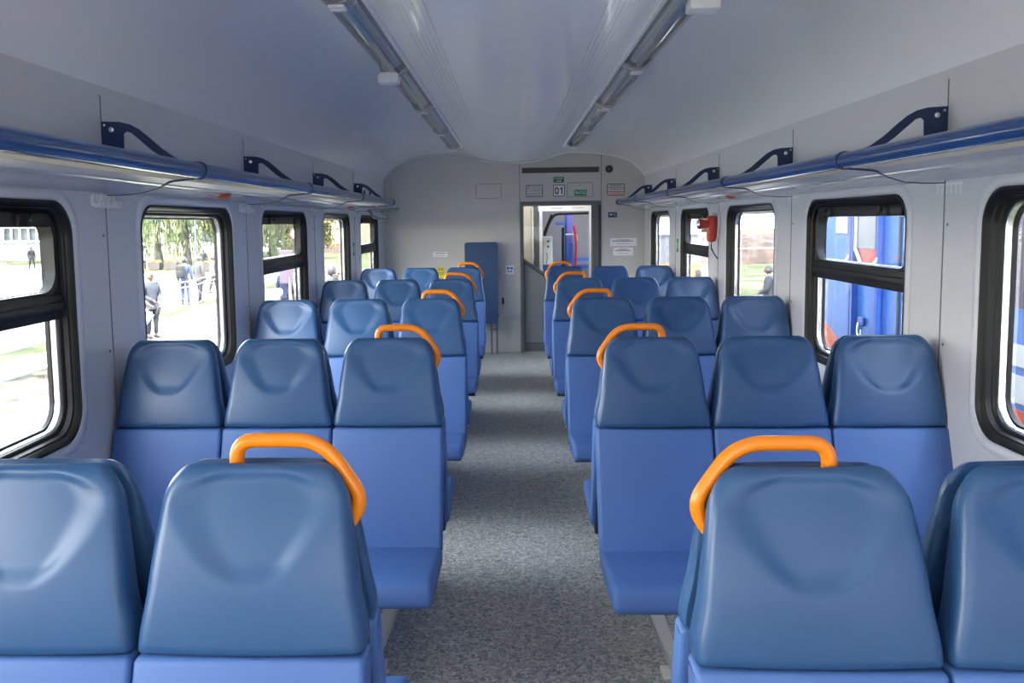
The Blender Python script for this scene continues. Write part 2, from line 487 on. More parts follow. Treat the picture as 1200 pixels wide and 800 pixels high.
def back_mesh():
    bm = NB()
    prof = smooth_prof([(-.155, .864), (-.195, .74), (-.245, .585), (-.300, .40), (-.235, .385), (-.075, .80), (-.068, .862)], [.012, .1, .1, .02, .02, .1, .012])
    add_slab(bm, prof, .2215, .014); return bm
def cushion_mesh():
    bm = NB()
    prof = smooth_prof([(-.262, .425), (-.40, .434), (-.60, .462), (-.715, .464), (-.742, .385), (-.60, .362), (-.262, .352)], [.02, .1, .1, .05, .025, .06, .02])
    add_slab(bm, prof, .2225, .022); return bm
def shell_mesh():
    bm = NB()
    prof = smooth_prof([(-.064, .86), (-.073, .80), (-.225, .385), (-.262, .345), (-.58, .352), (-.58, .335), (-.24, .325), (-.030, .80), (-.022, .86)], .012)
    add_slab(bm, prof, .205, .006); return bm
def handle_mesh(s):
    bm = NB()
    y = -.026
    P = [(-.048, y, 1.17), (-.048, y, 1.252), (.125, y, 1.252), (.206, y, 1.130), (.160, y, 1.062)]
    add_tube(bm, round_path([(s * a, b, c) for a, b, c in P], .055, 8), .0146, 14); return bm
proto_head = proto_back = None
def make_seat(label, handle=0, group='blue seats'):
    t = thing('train_seat', label, 'seat', group=group)
    obj('headrest', head_mesh(), M_HEAD, t, 50)
    obj('backrest', back_mesh(), M_SEAT, t, 45)
    obj('cushion', cushion_mesh(), M_SEAT, t, 45)
    obj('back_shell', shell_mesh(), M_SHELL, t, 45)
    if handle:
        h = obj('grab_handle', handle_mesh(handle), M_ORANGE, t, 60); h['label'] = 'orange grab handle'
    return t
protos = {}
def place_seat(x, k, front, handle, label, group):
    key = handle if front else 9
    y = row_y(k) - (.038 if x > 0 else 0)
    if key not in protos:
        protos[key] = make_seat(label, handle if front else 0, group); o = protos[key]; o.location = (x, y, 0)
    else:
        o = dup(protos[key], (x, y, 0), 0, label, group)
    if x > 0: o.scale = (1.018, 1, 1)
    if not front:
        o.rotation_euler = (0, 0, PI); o.scale = (.985 if x > 0 else .968, .80, .995); o.location.y -= .034
    return o
ROWS = {1: 'nearest row', 2: 'second row', 3: 'third row', 4: 'fourth row', 5: 'farthest row'}
SX = {'aisle': .300 + .2235, 'middle': .300 + .2235 * 3, 'window': .300 + .2235 * 5}
for k in range(1, 6):
    for side, s in (('left', -1), ('right', 1)):
        for pos in ('aisle', 'middle', 'window'):
            x = s * SX[pos] - .005 if s < 0 else .302 + (SX[pos] - .300) * 1.021 - .005
            hnd = (-s if pos == 'aisle' else 0)
            lab = 'blue seat facing us, %s seat left of the aisle, %s' % (pos, ROWS[k])
            if side == 'right': lab = lab.replace('left of the aisle', 'right of the aisle')
            if pos == 'aisle': lab = 'blue seat with orange handle, facing us, %s of the aisle, %s' % (side, ROWS[k])
            place_seat(x, k, True, hnd, lab, 'blue seats facing us')
            lab2 = 'blue seat turned away, back to back with the %s seat %s of aisle, %s' % (pos, side, ROWS[k])
            place_seat(x, k, False, 0, lab2, 'blue seats facing the far end')
# seat frames
fr = None
for k in range(1, 6):
    for side, s in (('left', -1), ('right', 1)):
        lab = 'white steel bench frame with slanted legs under the seats %s of the aisle, %s' % (side, ROWS[k])
        if fr is None or s > 0 and 'r' not in fr or s < 0 and 'l' not in fr:
            fr = fr or {}
            t = thing('seat_frame', lab, 'seat frame', (0, row_y(k) - (.038 if s > 0 else 0), 0), 0, 'seat frames')
            for d in (-.40, .40):
                bm = NB(); q = math.copysign(1, d)
                add_prism(bm, [(s * .556, .0), (s * .625, 0), (s * .625, .322), (s * .575, .322), (s * .575, .02)], 'y', d - .03, d + .03)
                obj('leg', bm, M_LEG, t)
                bm = NB()
                add_prism(bm, [(s * .556, .012), (s * .598, .012), (s * .490, .322), (s * .425, .322)], 'y', d - .032, d - .024)
                add_prism(bm, [(s * .550, .012), (s * .558, .012), (s * .432, .322), (s * .424, .322)], 'y', d - .032, d + .030)
                for f in (.2, .8):
                    xx, zz = .568 - .12 * f, .03 + .34 * f
                    add_lathe(bm, [(.005, 0), (.004, -.003)], (s * xx, d - .032, zz), 'y', 8)
                obj('brace', bm, M_LEG, t)
                bm = NB(); add_rbox(bm, (s * .565, d, .006), (.10, .09, .012), .004); obj('foot_plate', bm, M_LEG, t)
                bm = NB(); add_box(bm, (s * .975, d * 1.0, .312), (1.30, .04, .026)); obj('crossbeam', bm, M_LEG, t)
            fr['r' if s > 0 else 'l'] = t
        else:
            dup(fr['r' if s > 0 else 'l'], (0, row_y(k) - (.038 if s > 0 else 0), 0), 0, lab)

# ------------------------------------------------------------------ luggage racks
RX, RZ, RR_ = 1.262, 1.896, .031
def rack(s, y1, brk, lab):
    t = thing('luggage_rack', lab, 'luggage rack', (s * W, YB + 1, RZ), 0, 'luggage racks')
    def T(bm): bmesh.ops.translate(bm, verts=bm.verts, vec=(-s * W, -(YB + 1), -RZ)); return bm
    y0 = YB + .3
    bm = NB(); add_tube(bm, [(s * RX, y0, RZ), (s * RX, y1, RZ)], RR_, 24); rail = obj('rail', T(bm), M_RAIL, t, 40)
    bm = NB(); add_tube(bm, [(s * RX, y1, RZ), (s * RX, y1 + .012, RZ), (s * RX, y1 + .02, RZ)], [RR_ + .004, RR_ + .004, RR_ - .008], 24); obj('end_cap', T(bm), M_BRACKET, t, 40)
    # slotted edge strip
    bm = NB()
    ny = int((y1 - y0) / .034)
    for i in range(ny):
        y = y0 + i * .034
        add_box(bm, (s * (RX + .076), y, RZ - .026), (.095, .027, .003), 0, Matrix.Rotation(math.radians(14), 3, 'X'))
    obj('slotted_strip', T(bm), M_SLAT, t)
    # flat and curved cover below the shelf
    bm = NB()
    pr = [(RX + .018, 1.866), (RX + .12, 1.864)] ; q = [(x, z) for x, z in pr]
    add_loft(bm, [[(s * x, y, z) for x, z in [(RX + .12, 1.872), (RX + .122, 1.866), (RX + .235, 1.858), (RX + .237, 1.866)]] for y in (y0, y1 - .06)], closed=False)
    obj('flat_cover', T(bm), mat('cover_grey_paint', (.46, .46, .50), .42), t)
    cv = [(RX + .240, 1.860), (RX + .243, 1.8545), (RX + .29, 1.850), (RX + .33, 1.842), (RX + .365, 1.829), (RX + .388, 1.814)]
    bm = NB(); add_loft(bm, [[(s * x, y, z) for x, z in cv] for y in (y0, y1 - .06)], closed=False); obj('gloss_cover', T(bm), M_COVE, t, 60)
    bm = NB(); add_box(bm, (s * (RX + .238), (y0 + y1) / 2, 1.862), (.009, y1 - y0 - .1, .004)); obj('cover_seam', T(bm), M_DARK, t)
    bm = NB(); add_box(bm, (s * (RX + .25), (y0 + y1) / 2, 1.885), (.27, y1 - y0 - .06, .006)); obj('shelf', T(bm), M_WHITEPL, t)
    # brackets, flat plates across the rack
    for y in brk:
        bm = NB()
        w = W - .002
        top = [(w, 2.095), (w - .012, 2.095), (w - .075, 2.092), (w - .115, 2.082), (w - .15, 2.063), (w - .19, 2.03), (w - .24, 1.985), (w - .29, 1.95), (w - .34, 1.932), (RX, 1.932)]
        low = [(RX, 1.927), (w - .30, 1.925), (w - .25, 1.944), (w - .20, 1.978), (w - .155, 2.018), (w - .12, 2.048), (w - .100, 2.055), (w - .088, 2.045), (w - .083, 1.89), (w, 1.88)]
        add_prism(bm, [(s * a, b) for a, b in top + low], 'y', y - .004, y + .004)
        # hoop round the rail
        add_loft(bm, [[(s * (RX + (RR_ + d) * math.cos(a)), yy, RZ + (RR_ + d) * math.sin(a)) for d, yy in ((.0005, y - .007), (.005, y - .007), (.005, y + .007), (.0005, y + .007))] for a in [PI / 2 + PI * 1.15 * i / 16 for i in range(17)]], True, True, True)
        # lower curved stay
        pts = [(RX + .005, 1.862), (RX + .11, 1.852), (RX + .125, 1.848), (RX + .17, 1.826), (RX + .23, 1.808), (RX + .30, 1.803), (w, 1.803)]
        up = [(a, b + .008 - .004 * (i > 2)) for i, (a, b) in enumerate(pts)]
        add_prism(bm, [(s * a, b) for a, b in pts + up[::-1]], 'y', y - .006, y + .006)
        b_ = obj('bracket', T(bm), M_BRACKET, t)
        bm = NB()
        add_lathe(bm, [(.011, 0), (.010, -.006), (.004, -.008)], (s * (w - .042), y - .004, 2.062), 'y', 12)
        add_lathe(bm, [(.006, 0), (.005, -.004)], (s * (w - .014), y - .004, 2.08), 'y', 10)
        obj('bolt', T(bm), M_SILVER, b_)
    return t
rack(-1, 8.86, [seam_y(k) for k in range(0, 6)], 'blue-railed luggage rack along the left wall above the windows')
rack(1, 10.36, [seam_y(k) for k in range(0, 6)] + [10.30], 'blue-railed luggage rack along the right wall above the windows')
# coat hooks
hk = None
ORD = {2: 'nearest', 3: 'second nearest', 4: 'third nearest', 5: 'farthest'}
for s, side in ((-1, 'left'), (1, 'right')):
    for k in range(2, 6):
        lab = 'white comb of coat hooks on the %s wall under the rack, %s to us' % (side, ORD[k])
        if hk is None:
            hk = thing('coat_hook_rail', lab, 'coat hooks', (0, 0, 0), 0, 'coat hooks')
            bm = NB(); add_rbox(bm, (-.004, 0, .014), (.008, .20, .014), .003); obj('base', bm, M_WHITEPL, hk)
            for i in range(6):
                bm = NB(); y = -.085 + .034 * i
                add_prism(bm, [(0, .02), (-.012, .022), (-.014, -.012), (-.03, -.02), (-.034, -.006), (-.04, -.006), (-.038, -.028), (-.02, -.034), (0, -.024)], 'y', y - .005, y + .005)
                obj('hook', bm, M_WHITEPL, hk)
            o = hk
        else: o = dup(hk, None, None, lab)
        o.location = (s * (W - .0005), seam_y(k) - .03, 1.786)
        if s < 0: o.rotation_euler = (0, 0, PI)
# emergency pull handles under the racks
pl = None
for s, y, lab in ((-1, 4.60, 'small red pull handle beside red print under the left luggage rack'), (-1, 8.2, 'far small red pull handle under the left luggage rack'),
                  (1, 6.35, 'small red pull handle under the right luggage rack'), (1, 2.32, 'red printed warning with pull handle under right rack at photo edge')):
    if pl is None:
        pl = thing('pull_handle', lab, 'handle', (0, 0, 0), 0, 'emergency pulls')
        bm = NB()
        add_loft(bm, [[(p[0] * f, p[1] * f, -h) for p in [(.03 * math.cos(a), .075 * math.sin(a)) for a in [2 * PI * i / 20 for i in range(20)]]] for f, h in ((1, 0), (1, .006), (.8, .012), (.5, .014))], True, True, True)
        obj('grip', bm, mat('pull_red_brown', (.30, .05, .02), .35), pl, 50)
        bm = NB()
        for i in range(3):
            for j in range(4): add_box(bm, (-.04 + .026 * i, -.19 + .030 * j, -.001), (.006, .022, .001))
        obj('printed_text', bm, M_INKR, pl)
        o = pl
    else: o = dup(pl, None, None, lab)
    o.location = (s * 1.575, y, 1.838); o.rotation_euler = (0, s * math.radians(-22) * -1, 0 if s < 0 else 0)

# ------------------------------------------------------------------ ceiling lamps
lf = None
def lamp(s, y0, y1, lab, knob):
    global lf
    Lh = 1.55
    if lf is None:
        lf = thing('ceiling_lamp', lab, 'lamp', (0, 0, 0), 0, 'ceiling lamps')
        def half_ring(r, dz, y, sq=.78): return [(r * math.cos(a), y, dz - r * sq * math.sin(a)) for a in [PI * i / 16 for i in range(17)]]
        bm = NB(); add_loft(bm, [half_ring(.073, 0, -Lh / 2 + .03), half_ring(.073, 0, Lh / 2 - .03)], closed=False); obj('diffuser', bm, M_DIFF, lf, 60)
        bm = NB(); add_box(bm, (0, 0, .004), (.15, Lh, .008))
        add_loft(bm, [[(x, y, z) for x, z in [(-.045, -.002), (-.02, -.022), (.02, -.022), (.045, -.002)]] for y in (-Lh / 2 + .05, Lh / 2 - .05)], closed=False)
        obj('backing_plate', bm, M_WHITEPL, lf)
        bm = NB(); add_tube(bm, [(0, -Lh / 2 + .06, -.036), (0, Lh / 2 - .06, -.036)], .012, 12); obj('fluorescent_tube', bm, M_PAPER, lf, 50)
        for q in (-1, 1):
            bm = NB(); y = q * (Lh / 2 - .018)
            add_loft(bm, [half_ring(.062, 0, y - .022), half_ring(.078, 0, y - .022), half_ring(.080, 0, y), half_ring(.078, 0, y + .018), half_ring(.0, 0, y + .018)], closed=False)
            obj('end_clip', bm, mat('clip_grey', (.36, .37, .38), .3, metal=.5), lf, 40)
            bm = NB(); add_rbox(bm, (.0, q * (Lh / 2 - .02), -.066), (.06, .03, .012), .003); obj('clip_screw_cover', bm, M_WHITEPL, lf)
        o = lf
    else: o = dup(lf, None, None, lab)
    o.location = (s * .655, (y0 + y1) / 2, 2.533); o.scale = (1, (y1 - y0) / Lh, 1)
J = [-.10, 1.62, 3.20, 4.72, 6.24, 7.83, 9.42]
NM = ['', '', 'nearest', 'second nearest', 'second farthest', 'farthest']
for s, side in ((-1, 'left'), (1, 'right')):
    for i in range(1, 6):
        lab = 'unlit clear tube lamp in the %s ceiling line, %s' % (side, ['', 'cut off by the photo top', 'nearest whole one', 'second whole one from us', 'second from the end wall', 'touching the end wall'][i])
        lamp(s, J[i], J[i + 1], lab, 0)
for s, nm in ((-1, 'trim_10'), (1, 'trim_11')):
    bm = NB(); add_rbox(bm, (s * .563, (9.6 + YB) / 2, 2.512), (.022, 9.6 - YB, .022), .004); struct(nm, bm, M_WHITEPL)
for s, y, lab in ((-1, 4.66, 'white emergency light box on the left lamp line ring'), (1, 3.20, 'white emergency light box on the right lamp line at photo top')):
    bm = NB(); add_rbox(bm, (0, 0, 0), (.11, .10, .045), .008)
    add_box(bm, (0, -.02, .0245), (.09, .06, .012))
    o = obj('light_box', bm, M_WHITEPL, None, 40); o.location = (s * .675, y, 2.448); tag(o, lab, 'light box', 'light boxes')

# ------------------------------------------------------------------ end wall: door, signs
yw = YE
def frame_box(bm, x0, x1, z0, z1, t, y0, y1):
    add_box(bm, ((x0 + x1) / 2, (y0 + y1) / 2, z1 - t / 2), (x1 - x0, y1 - y0, t))
    add_box(bm, (x0 + t / 2, (y0 + y1) / 2, (z0 + z1 - t) / 2), (t, y1 - y0, z1 - t - z0))
    add_box(bm, (x1 - t / 2, (y0 + y1) / 2, (z0 + z1 - t) / 2), (t, y1 - y0, z1 - t - z0))
bm = NB(); add_box(bm, ((DX0 + DX1) / 2, YE + .03, 1.9055), (DX1 - DX0, .10, .047)); add_box(bm, (.1005, YE + .03, .94), (.031, .10, 1.882))
add_box(bm, (1.036, YE + .035, .94), (.072, .08, 1.882))
dr = struct('door_1', bm, M_DOORFR)
bm = NB(); add_box(bm, (1.087, YE + .04, .94), (.030, .09, 1.882)); obj('door_gap', bm, M_DARK, dr)
# leaf: polygon with glazed opening whose lower edge slants
def slant(x): return 1.212 - .712 * (x - .127)
bm = NB()
add_prism(bm, [(.117, .012), (.999, .012), (.999, 1.88), (.117, 1.88)], 'y', YE + .03, YE + .06, [[(.127, 1.872), (.127, slant(.127)), (.985, slant(.985)), (.985, 1.872)]])
leaf = obj('door_leaf', bm, M_DOOR, dr)
bm = NB()
add_prism(bm, [(.122, slant(.122) - .035), (.95, slant(.95) - .035), (.95, slant(.95) - .055), (.122, slant(.122) - .055)], 'y', YE + .022, YE + .031)
add_box(bm, (.135, YE + .027, .64), (.006, .008, 1.03)); add_box(bm, (.55, YE + .027, .125), (.86, .008, .008))
obj('panel_groove', bm, M_DARK, leaf)
bm = NB(); add_prism(bm, [(.117, slant(.117)), (.985, slant(.985)), (.985, slant(.985) - .03), (.117, slant(.117) - .03)], 'y', YE + .018, YE + .03); obj('glazing_bead', bm, M_DOORFR, leaf)
bm = NB(); bm.faces.new([bm.verts.new((x, YE + .045, z)) for x, z in [(.127, 1.872), (.127, slant(.127)), (.985, slant(.985)), (.985, 1.872)]]); obj('pane', bm, M_GLASS, leaf)
bm = NB(); add_box(bm, (.56, YE + .026, .07), (.87, .008, .10)); obj('kick_plate', bm, M_DOORFR, leaf)

def plate(name, lab, cat, x0, x1, z0, z1, m, group=None, th=.004, edge=None, r=.006):
    t = thing(name, lab, cat, ((x0 + x1) / 2, yw, (z0 + z1) / 2), 0, group)
    hw, hh = (x1 - x0) / 2, (z1 - z0) / 2
    if edge:
        bm = NB(); add_prism(bm, rr(0, 0, hw, hh, r, 4), 'y', -.003, 0, [rr(0, 0, hw - .008, hh - .008, max(.003, r - .004), 4)]); obj('border', bm, edge, t)
        hw -= .008; hh -= .008
    bm = NB(); add_prism(bm, rr(0, 0, hw, hh, min(r, hh * .4), 4), 'y', -th * .5, 0); obj('panel', bm, m, t)
    return t
def bars(t, rows, m, name='printed_lines', y=-.0045):
    bm = NB()
    for (x0, x1, z, h) in rows:
        x = x0
        while x < x1 - .004:
            w = min(random.choice((.014, .02, .028)), x1 - x); add_box(bm, (x + w / 2, y, z), (w, .0012, h)); x += w + .006
    return obj(name, bm, m, t)
bm = NB(); add_box(bm, (.595, YE - .004, 2.318), (.965, .012, .066))
o = obj('air_vent', bm, mat('vent_mesh_brown', (.07, .065, .05), .6), None); tag(o, 'long dark brown vent strip on the panel above the end door', 'vent')
t = plate('number_sign', 'square white sign reading 01 above the end door', 'sign', .503, .647, 1.990, 2.132, M_PAPER, 'signs over the door', edge=M_INK)
bm = NB()
add_prism(bm, rr(-.027, 0, .024, .045, .024, 6), 'y', -.0045, -.002, [rr(-.027, 0, .010, .030, .0099, 6)])
add_prism(bm, [(.030, -.045), (.045, -.045), (.045, .045), (.033, .045), (.026, .034), (.013, .027), (.013, .014), (.030, .022)], 'y', -.0045, -.002)
obj('lettering', bm, M_INK, t)
t = plate('exit_sign', 'green sign with white ВЫХОД lettering on the hatch above the door', 'sign', .768, .924, 1.994, 2.068, M_GREEN2, 'signs over the door', th=.022)
text_mesh('lettering', 'ВЫХОД', .052, M_PAPER, (0, -.0135, 0), t, .0012, .135)
t = plate('green_sign', 'small dark green sign directly above the 01 sign', 'sign', .508, .640, 2.163, 2.232, M_GREEN, 'signs over the door', edge=None)
bars(t, [(-.055, .055, .014, .010), (-.03, .03, -.016, .012)], M_PAPER, y=-.0035)
t = plate('rules_sign', 'three-line black-framed sign left of the 01 sign', 'sign', .160, .372, 1.985, 2.136, M_PLATE, 'signs over the door', edge=M_INK)
bm = NB(); add_box(bm, (0, -.003, .022), (.2, .003, .005)); add_box(bm, (0, -.003, -.026), (.2, .003, .005)); obj('divider', bm, M_INK, t)
bm = NB(); add_tube(bm, [(-.07 + .014 * math.cos(a), -.0035, .048 + .014 * math.sin(a)) for a in [2 * PI * i / 16 for i in range(17)]], .0028, 6); obj('symbol', bm, M_INK, t)
bars(t, [(-.04, .08, .048, .012), (-.085, .08, 0, .014), (-.085, .08, -.05, .016)], M_INKG, y=-.0035)
t = thing('wall_hatch', 'grey hatch with lock behind the green exit sign above door', 'hatch', (.838, yw, 2.068), 0, 'wall hatches')
bm = NB(); add_prism(bm, rr(0, 0, .162, .092, .012, 4), 'y', -.003, 0, [rr(0, 0, .155, .085, .009, 4)]); obj('gap', bm, M_GROOVE, t)
bm = NB(); add_prism(bm, rr(0, 0, .155, .085, .009, 4), 'y', -.004, 0); obj('lid', bm, mat('hatch_paint', (0.55, 0.535, 0.485), .42), t)
bm = NB(); add_lathe(bm, [(.013, 0), (.013, -.008), (.008, -.010)], (-.005, 0, .055), 'y', 12); obj('lock', bm, M_SCREW, t)
dup(t, (-.312, yw, 2.067), 0, 'grey hatch with lock on the end wall left of the door')
t = plate('no_smoking_sign', 'stacked sign with two black lines over a red НЕ КУРИТЬ line', 'sign', 1.178, 1.396, 1.992, 2.137, M_PLATE, 'signs right of the door', edge=M_INK)
bm = NB(); add_prism(bm, rr(0, -.048, .108, .026, .006, 4), 'y', -.0042, 0, [rr(0, -.048, .100, .018, .004, 4)]); obj('red_border', bm, M_INKR, t)
bm = NB(); add_box(bm, (0, -.003, .026), (.2, .003, .006)); obj('divider', bm, M_INK, t)
bars(t, [(-.075, .075, .049, .016), (-.075, .075, .003, .016)], M_INKG, y=-.0035)
text_mesh('lettering', 'НЕ КУРИТЬ', .03, M_INKR, (0, -.003, -.048), t, .001, .15)
t = plate('toilet_sign', 'dark blue sign with white WC lettering right of the door', 'sign', 1.194, 1.304, 1.717, 1.783, M_WCBLUE, 'signs right of the door')
text_mesh('lettering', 'W·C', .055, M_PAPER, (0, -.004, 0), t, .0012, .088)
for x0, x1, z0, z1, lab in ((1.218, 1.552, 1.354, 1.455, 'upper wider white paper notice on the wall right of the door'), (1.256, 1.508, 1.236, 1.337, 'lower narrower white paper notice right of the door')):
    t = plate('paper_notice', lab, 'notice', x0, x1, z0, z1, M_PAPER, 'paper notices', r=.002)
    w = (x1 - x0) / 2
    bars(t, [(-w * .45, w * .45, .028, .008), (-w * .8, w * .75, .012, .009)], M_INK, y=-.003)
    bars(t, [(-w * .5, w * .5, -.02, .006)], M_INKG, 'faint_lines', y=-.003)
t = plate('paper_notice', 'small white notice on the end wall above the yellow label', 'notice', -1.03, -.845, 1.243, 1.310, M_PAPER, 'paper notices', r=.002)
bars(t, [(-.06, .07, .016, .008)], M_INK, y=-.003); bars(t, [(-.06, .06, -.015, .005)], M_INKG, 'faint_lines', y=-.003)
t = plate('warning_label', 'yellow printed label on the end wall behind the seats', 'label', -.985, -.882, .93, 1.116, M_YELLOW, None, r=.003)
bars(t, [(-.03, .035, .072, .007), (-.035, .04, .055, .007), (-.03, .035, .02, .006), (-.03, .03, .0, .006), (-.02, .03, -.05, .005)], M_INK, y=-.003)
bm = NB(); add_lathe(bm, [(.012, 0), (.012, -.002)], (-.022, -.002, -.03), 'y', 12); obj('symbol', bm, M_PAPER, t)
t = plate('pictogram_label', 'white label with blue pictograms between folded bunk and door', 'label', -.102, -.004, 1.014, 1.126, M_PAPER, None, r=.004)
bm = NB()
for x, z, r in ((-.026, .02, .016), (0, .022, .010), (.026, .02, .016), (-.016, -.02, .012), (.018, -.02, .012)): add_lathe(bm, [(r, 0), (r * .9, -.0015)], (x, -.002, z), 'y', 12)
obj('pictogram', bm, M_INKB, t)
t = thing('loudspeaker', 'round black speaker high on the end wall right of the door', 'speaker', (1.204, yw, 2.320))
bm = NB(); add_lathe(bm, [(.046, 0), (.046, -.008), (.040, -.014), (.034, -.012)], (0, 0, 0), 'y', 24); obj('ring', bm, M_INK, t, 40)
bm = NB(); add_lathe(bm, [(.034, -.008), (.02, -.012), (.006, -.016)], (0, 0, 0), 'y', 20); obj('grille', bm, M_DARK, t, 40)
bm = NB(); add_lathe(bm, [(.006, -.016), (.004, -.02)], (-.006, 0, 0), 'y', 10); obj('emblem', bm, M_SCREW, t)

# folded bunk standing at the end wall
t = thing('folding_bunk', 'tall blue padded bunk folded up against the end wall left of the door', 'bunk', (-.41, YE - .14, 0))
bm = NB(); add_prism(bm, rr(0, .916, .207, .512, .028, 6), 'y', -.045, .02); bmesh.ops.bevel(bm, geom=[e for e in bm.edges if abs(e.verts[0].co.y - e.verts[1].co.y) < 1e-6 and e.is_boundary is False and len(e.link_faces) == 2 and e.calc_face_angle(0) > 1], offset=.006, segments=2, affect='EDGES')
obj('pad', bm, mat('bunk_vinyl', (0.017, 0.052, 0.130), .5, bump=(300, .1)), t, 40)
bm = NB(); add_prism(bm, rr(0, .90, .20, .49, .02, 4), 'y', .02, .05); obj('backing_board', bm, M_GREYM, t)
for x, zt in ((.187, .62), (.120, .40), (-.16, .62)):
    bm = NB(); add_tube(bm, [(x, .03, .004), (x, .03, zt)], .013, 10); obj('leg', bm, M_GREYM, t, 40)
bm = NB(); add_tube(bm, round_path([(.120, .03, .30), (.135, .03, .325), (.187, .03, .325)], .02, 4), .010, 8)
add_box(bm, (.20, .08, .50), (.05, .10, .03)); add_box(bm, (-.16, .08, .50), (.04, .10, .03)); obj('crossbar', bm, M_GREYM, t)
bm = NB(); add_lathe(bm, [(.02, 0), (.024, .01), (.024, .022), (.014, .03)], (.206, 0, 1.035), 'x', 14); obj('knob', bm, M_SCREW, t, 40)
bm = NB(); add_tube(bm, round_path([(.20, .02, .52), (.262, .02, .53), (.27, .02, .64), (.268, .02, .70)], .02, 4), .006, 8); lv = obj('lever', bm, M_SCREW, t, 40)
bm = NB(); add_tube(bm, [(.269, .02, .64), (.268, .02, .655), (.266, .02, .72), (.266, .02, .728)], [.009, .014, .014, .008], 10); obj('lever_grip', bm, M_INK, lv, 40)

# folded grey tubular bracket in the far left corner
t = thing('wall_frame', 'grey folded tubular metal frame on the left wall beyond the luggage rack', 'metal frame', (-W, 9.7, 1.9))
bm = NB(); add_tube(bm, [(.03, -.45, .045), (.03, .10, .045), (.05, .16, .040)], .022, 10); obj('upper_bar', bm, M_GREYM, t, 40)
bm = NB(); add_tube(bm, [(.03, .16, .035), (.16, .19, .028), (.22, .20, .027)], .018, 10); obj('arm', bm, M_GREYM, t, 40)
bm = NB(); add_tube(bm, [(.03, .36, -.062), (.20, .38, -.062), (.30, .38, -.060)], .018, 10); obj('arm', bm, M_GREYM, t, 40)
bm = NB(); add_tube(bm, round_path([(.05, -.30, -.07), (.12, -.30, -.16), (.18, .30, -.175), (.10, .30, -.08)], .03, 4), .013, 8); obj('folded_stay', bm, M_GREYM, t, 40)
for y in (-.35, .02):
    bm = NB(); add_tube(bm, [(.02, y, .06), (.02, y, .14)], .009, 8); obj('stud', bm, M_DARK, t)
bm = NB(); add_box(bm, (.012, 0, -.02), (.02, .75, .05)); obj('wall_plate', bm, M_GREYM, t)
# red canister lantern on the right wall
t = thing('emergency_lantern', 'red lantern with bracket hanging on the right wall between windows', 'lantern', (W, 6.985, 1.60))
bm = NB(); add_lathe(bm, [(.012, -.11), (.034, -.10), (.040, -.06), (.040, .07), (.034, .10), (.016, .108)], (-.06, 0, 0), 'z', 16); obj('body', bm, M_RED, t, 40)
bm = NB(); add_lathe(bm, [(.034, 0), (.036, -.05), (.044, -.09), (.040, -.095)], (-.07, 0, .04), 'x', 16); h = obj('lamp_head', bm, M_RED, t, 40)
bm = NB(); add_lathe(bm, [(.040, -.094), (.030, -.105), (.012, -.11)], (-.07, 0, .04), 'x', 16); obj('lens', bm, M_SILVER, h, 40)
bm = NB(); add_rbox(bm, (-.01, 0, .02), (.02, .07, .2), .004); add_rbox(bm, (-.035, 0, .115), (.06, .03, .03), .004); obj('wall_bracket', bm, M_WHITEPL, t)
bm = NB(); add_tube(bm, round_path([(-.06, 0, -.11), (-.06, .01, -.15), (-.045, -.05, -.21), (-.03, -.10, -.24)], .03, 4), .004, 6); add_tube(bm, [(-.05, .06, -.165), (-.05, -.01, -.185)], .003, 6); obj('cord', bm, M_INK, t)
for s, y, lab in ((-1, 10.53 - 1.81, 'small green sticker on the left wall between the last two windows'), (1, 8.70, 'small green sticker on the right wall between the last two windows')):
    t = thing('exit_sticker', lab, 'sticker', (s * (W - .001), y, 1.42), 0, 'green stickers')
    bm = NB(); add_box(bm, (0, 0, 0), (.002, .105, .155)); obj('panel', bm, M_PAPER, t)
    bm = NB()
    for z in (-.05, .05): add_box(bm, (-s * .0015, 0, z), (.002, .09, .04))
    add_box(bm, (-s * .0015, 0, 0), (.002, .05, .06)); obj('pictogram', bm, M_GREEN2, t)

# ------------------------------------------------------------------ vestibule beyond the door
Y1 = 12.35
bm = NB(); add_box(bm, (-.32, (YE + .08 + Y1) / 2, 1.25), (.04, Y1 - YE - .08, 2.5)); add_box(bm, (1.45, (YE + .08 + Y1) / 2, 1.25), (.04, Y1 - YE - .08, 2.5))
struct('wall_vestibule', bm, M_CREAM)
bm = NB(); add_box(bm, (.55, 12.8, 2.42), (2.1, 3.8, .05)); struct('ceiling_vestibule', bm, M_VESTW)
# cross wall with white framed opening
ox0, ox1, oz = .415, 1.085, 1.822
bm = NB(); add_prism(bm, [(-.3, 0), (ox0 - .04, 0), (ox0 - .04, oz + .08), (ox1 + .06, oz + .08), (ox1 + .06, 0), (1.45, 0), (1.45, 2.42), (-.3, 2.42)], 'y', Y1, Y1 + .06); struct('wall_inner', bm, M_VESTG)
bm = NB()
add_box(bm, ((ox0 + ox1 + .02) / 2, Y1 + .0, oz + .042), (ox1 - ox0 + .14, .12, .084)); add_box(bm, (ox0 - .022, Y1, oz / 2), (.044, .12, oz)); add_box(bm, (ox1 + .033, Y1, oz / 2), (.066, .12, oz))
d2 = struct('door_2', bm, M_VESTW)
bm = NB(); add_box(bm, (.62, Y1 - .062, oz + .045), (.16, .004, .018)); add_box(bm, (.92, Y1 - .062, oz + .045), (.16, .004, .018)); obj('inset', bm, M_PLATE, d2)
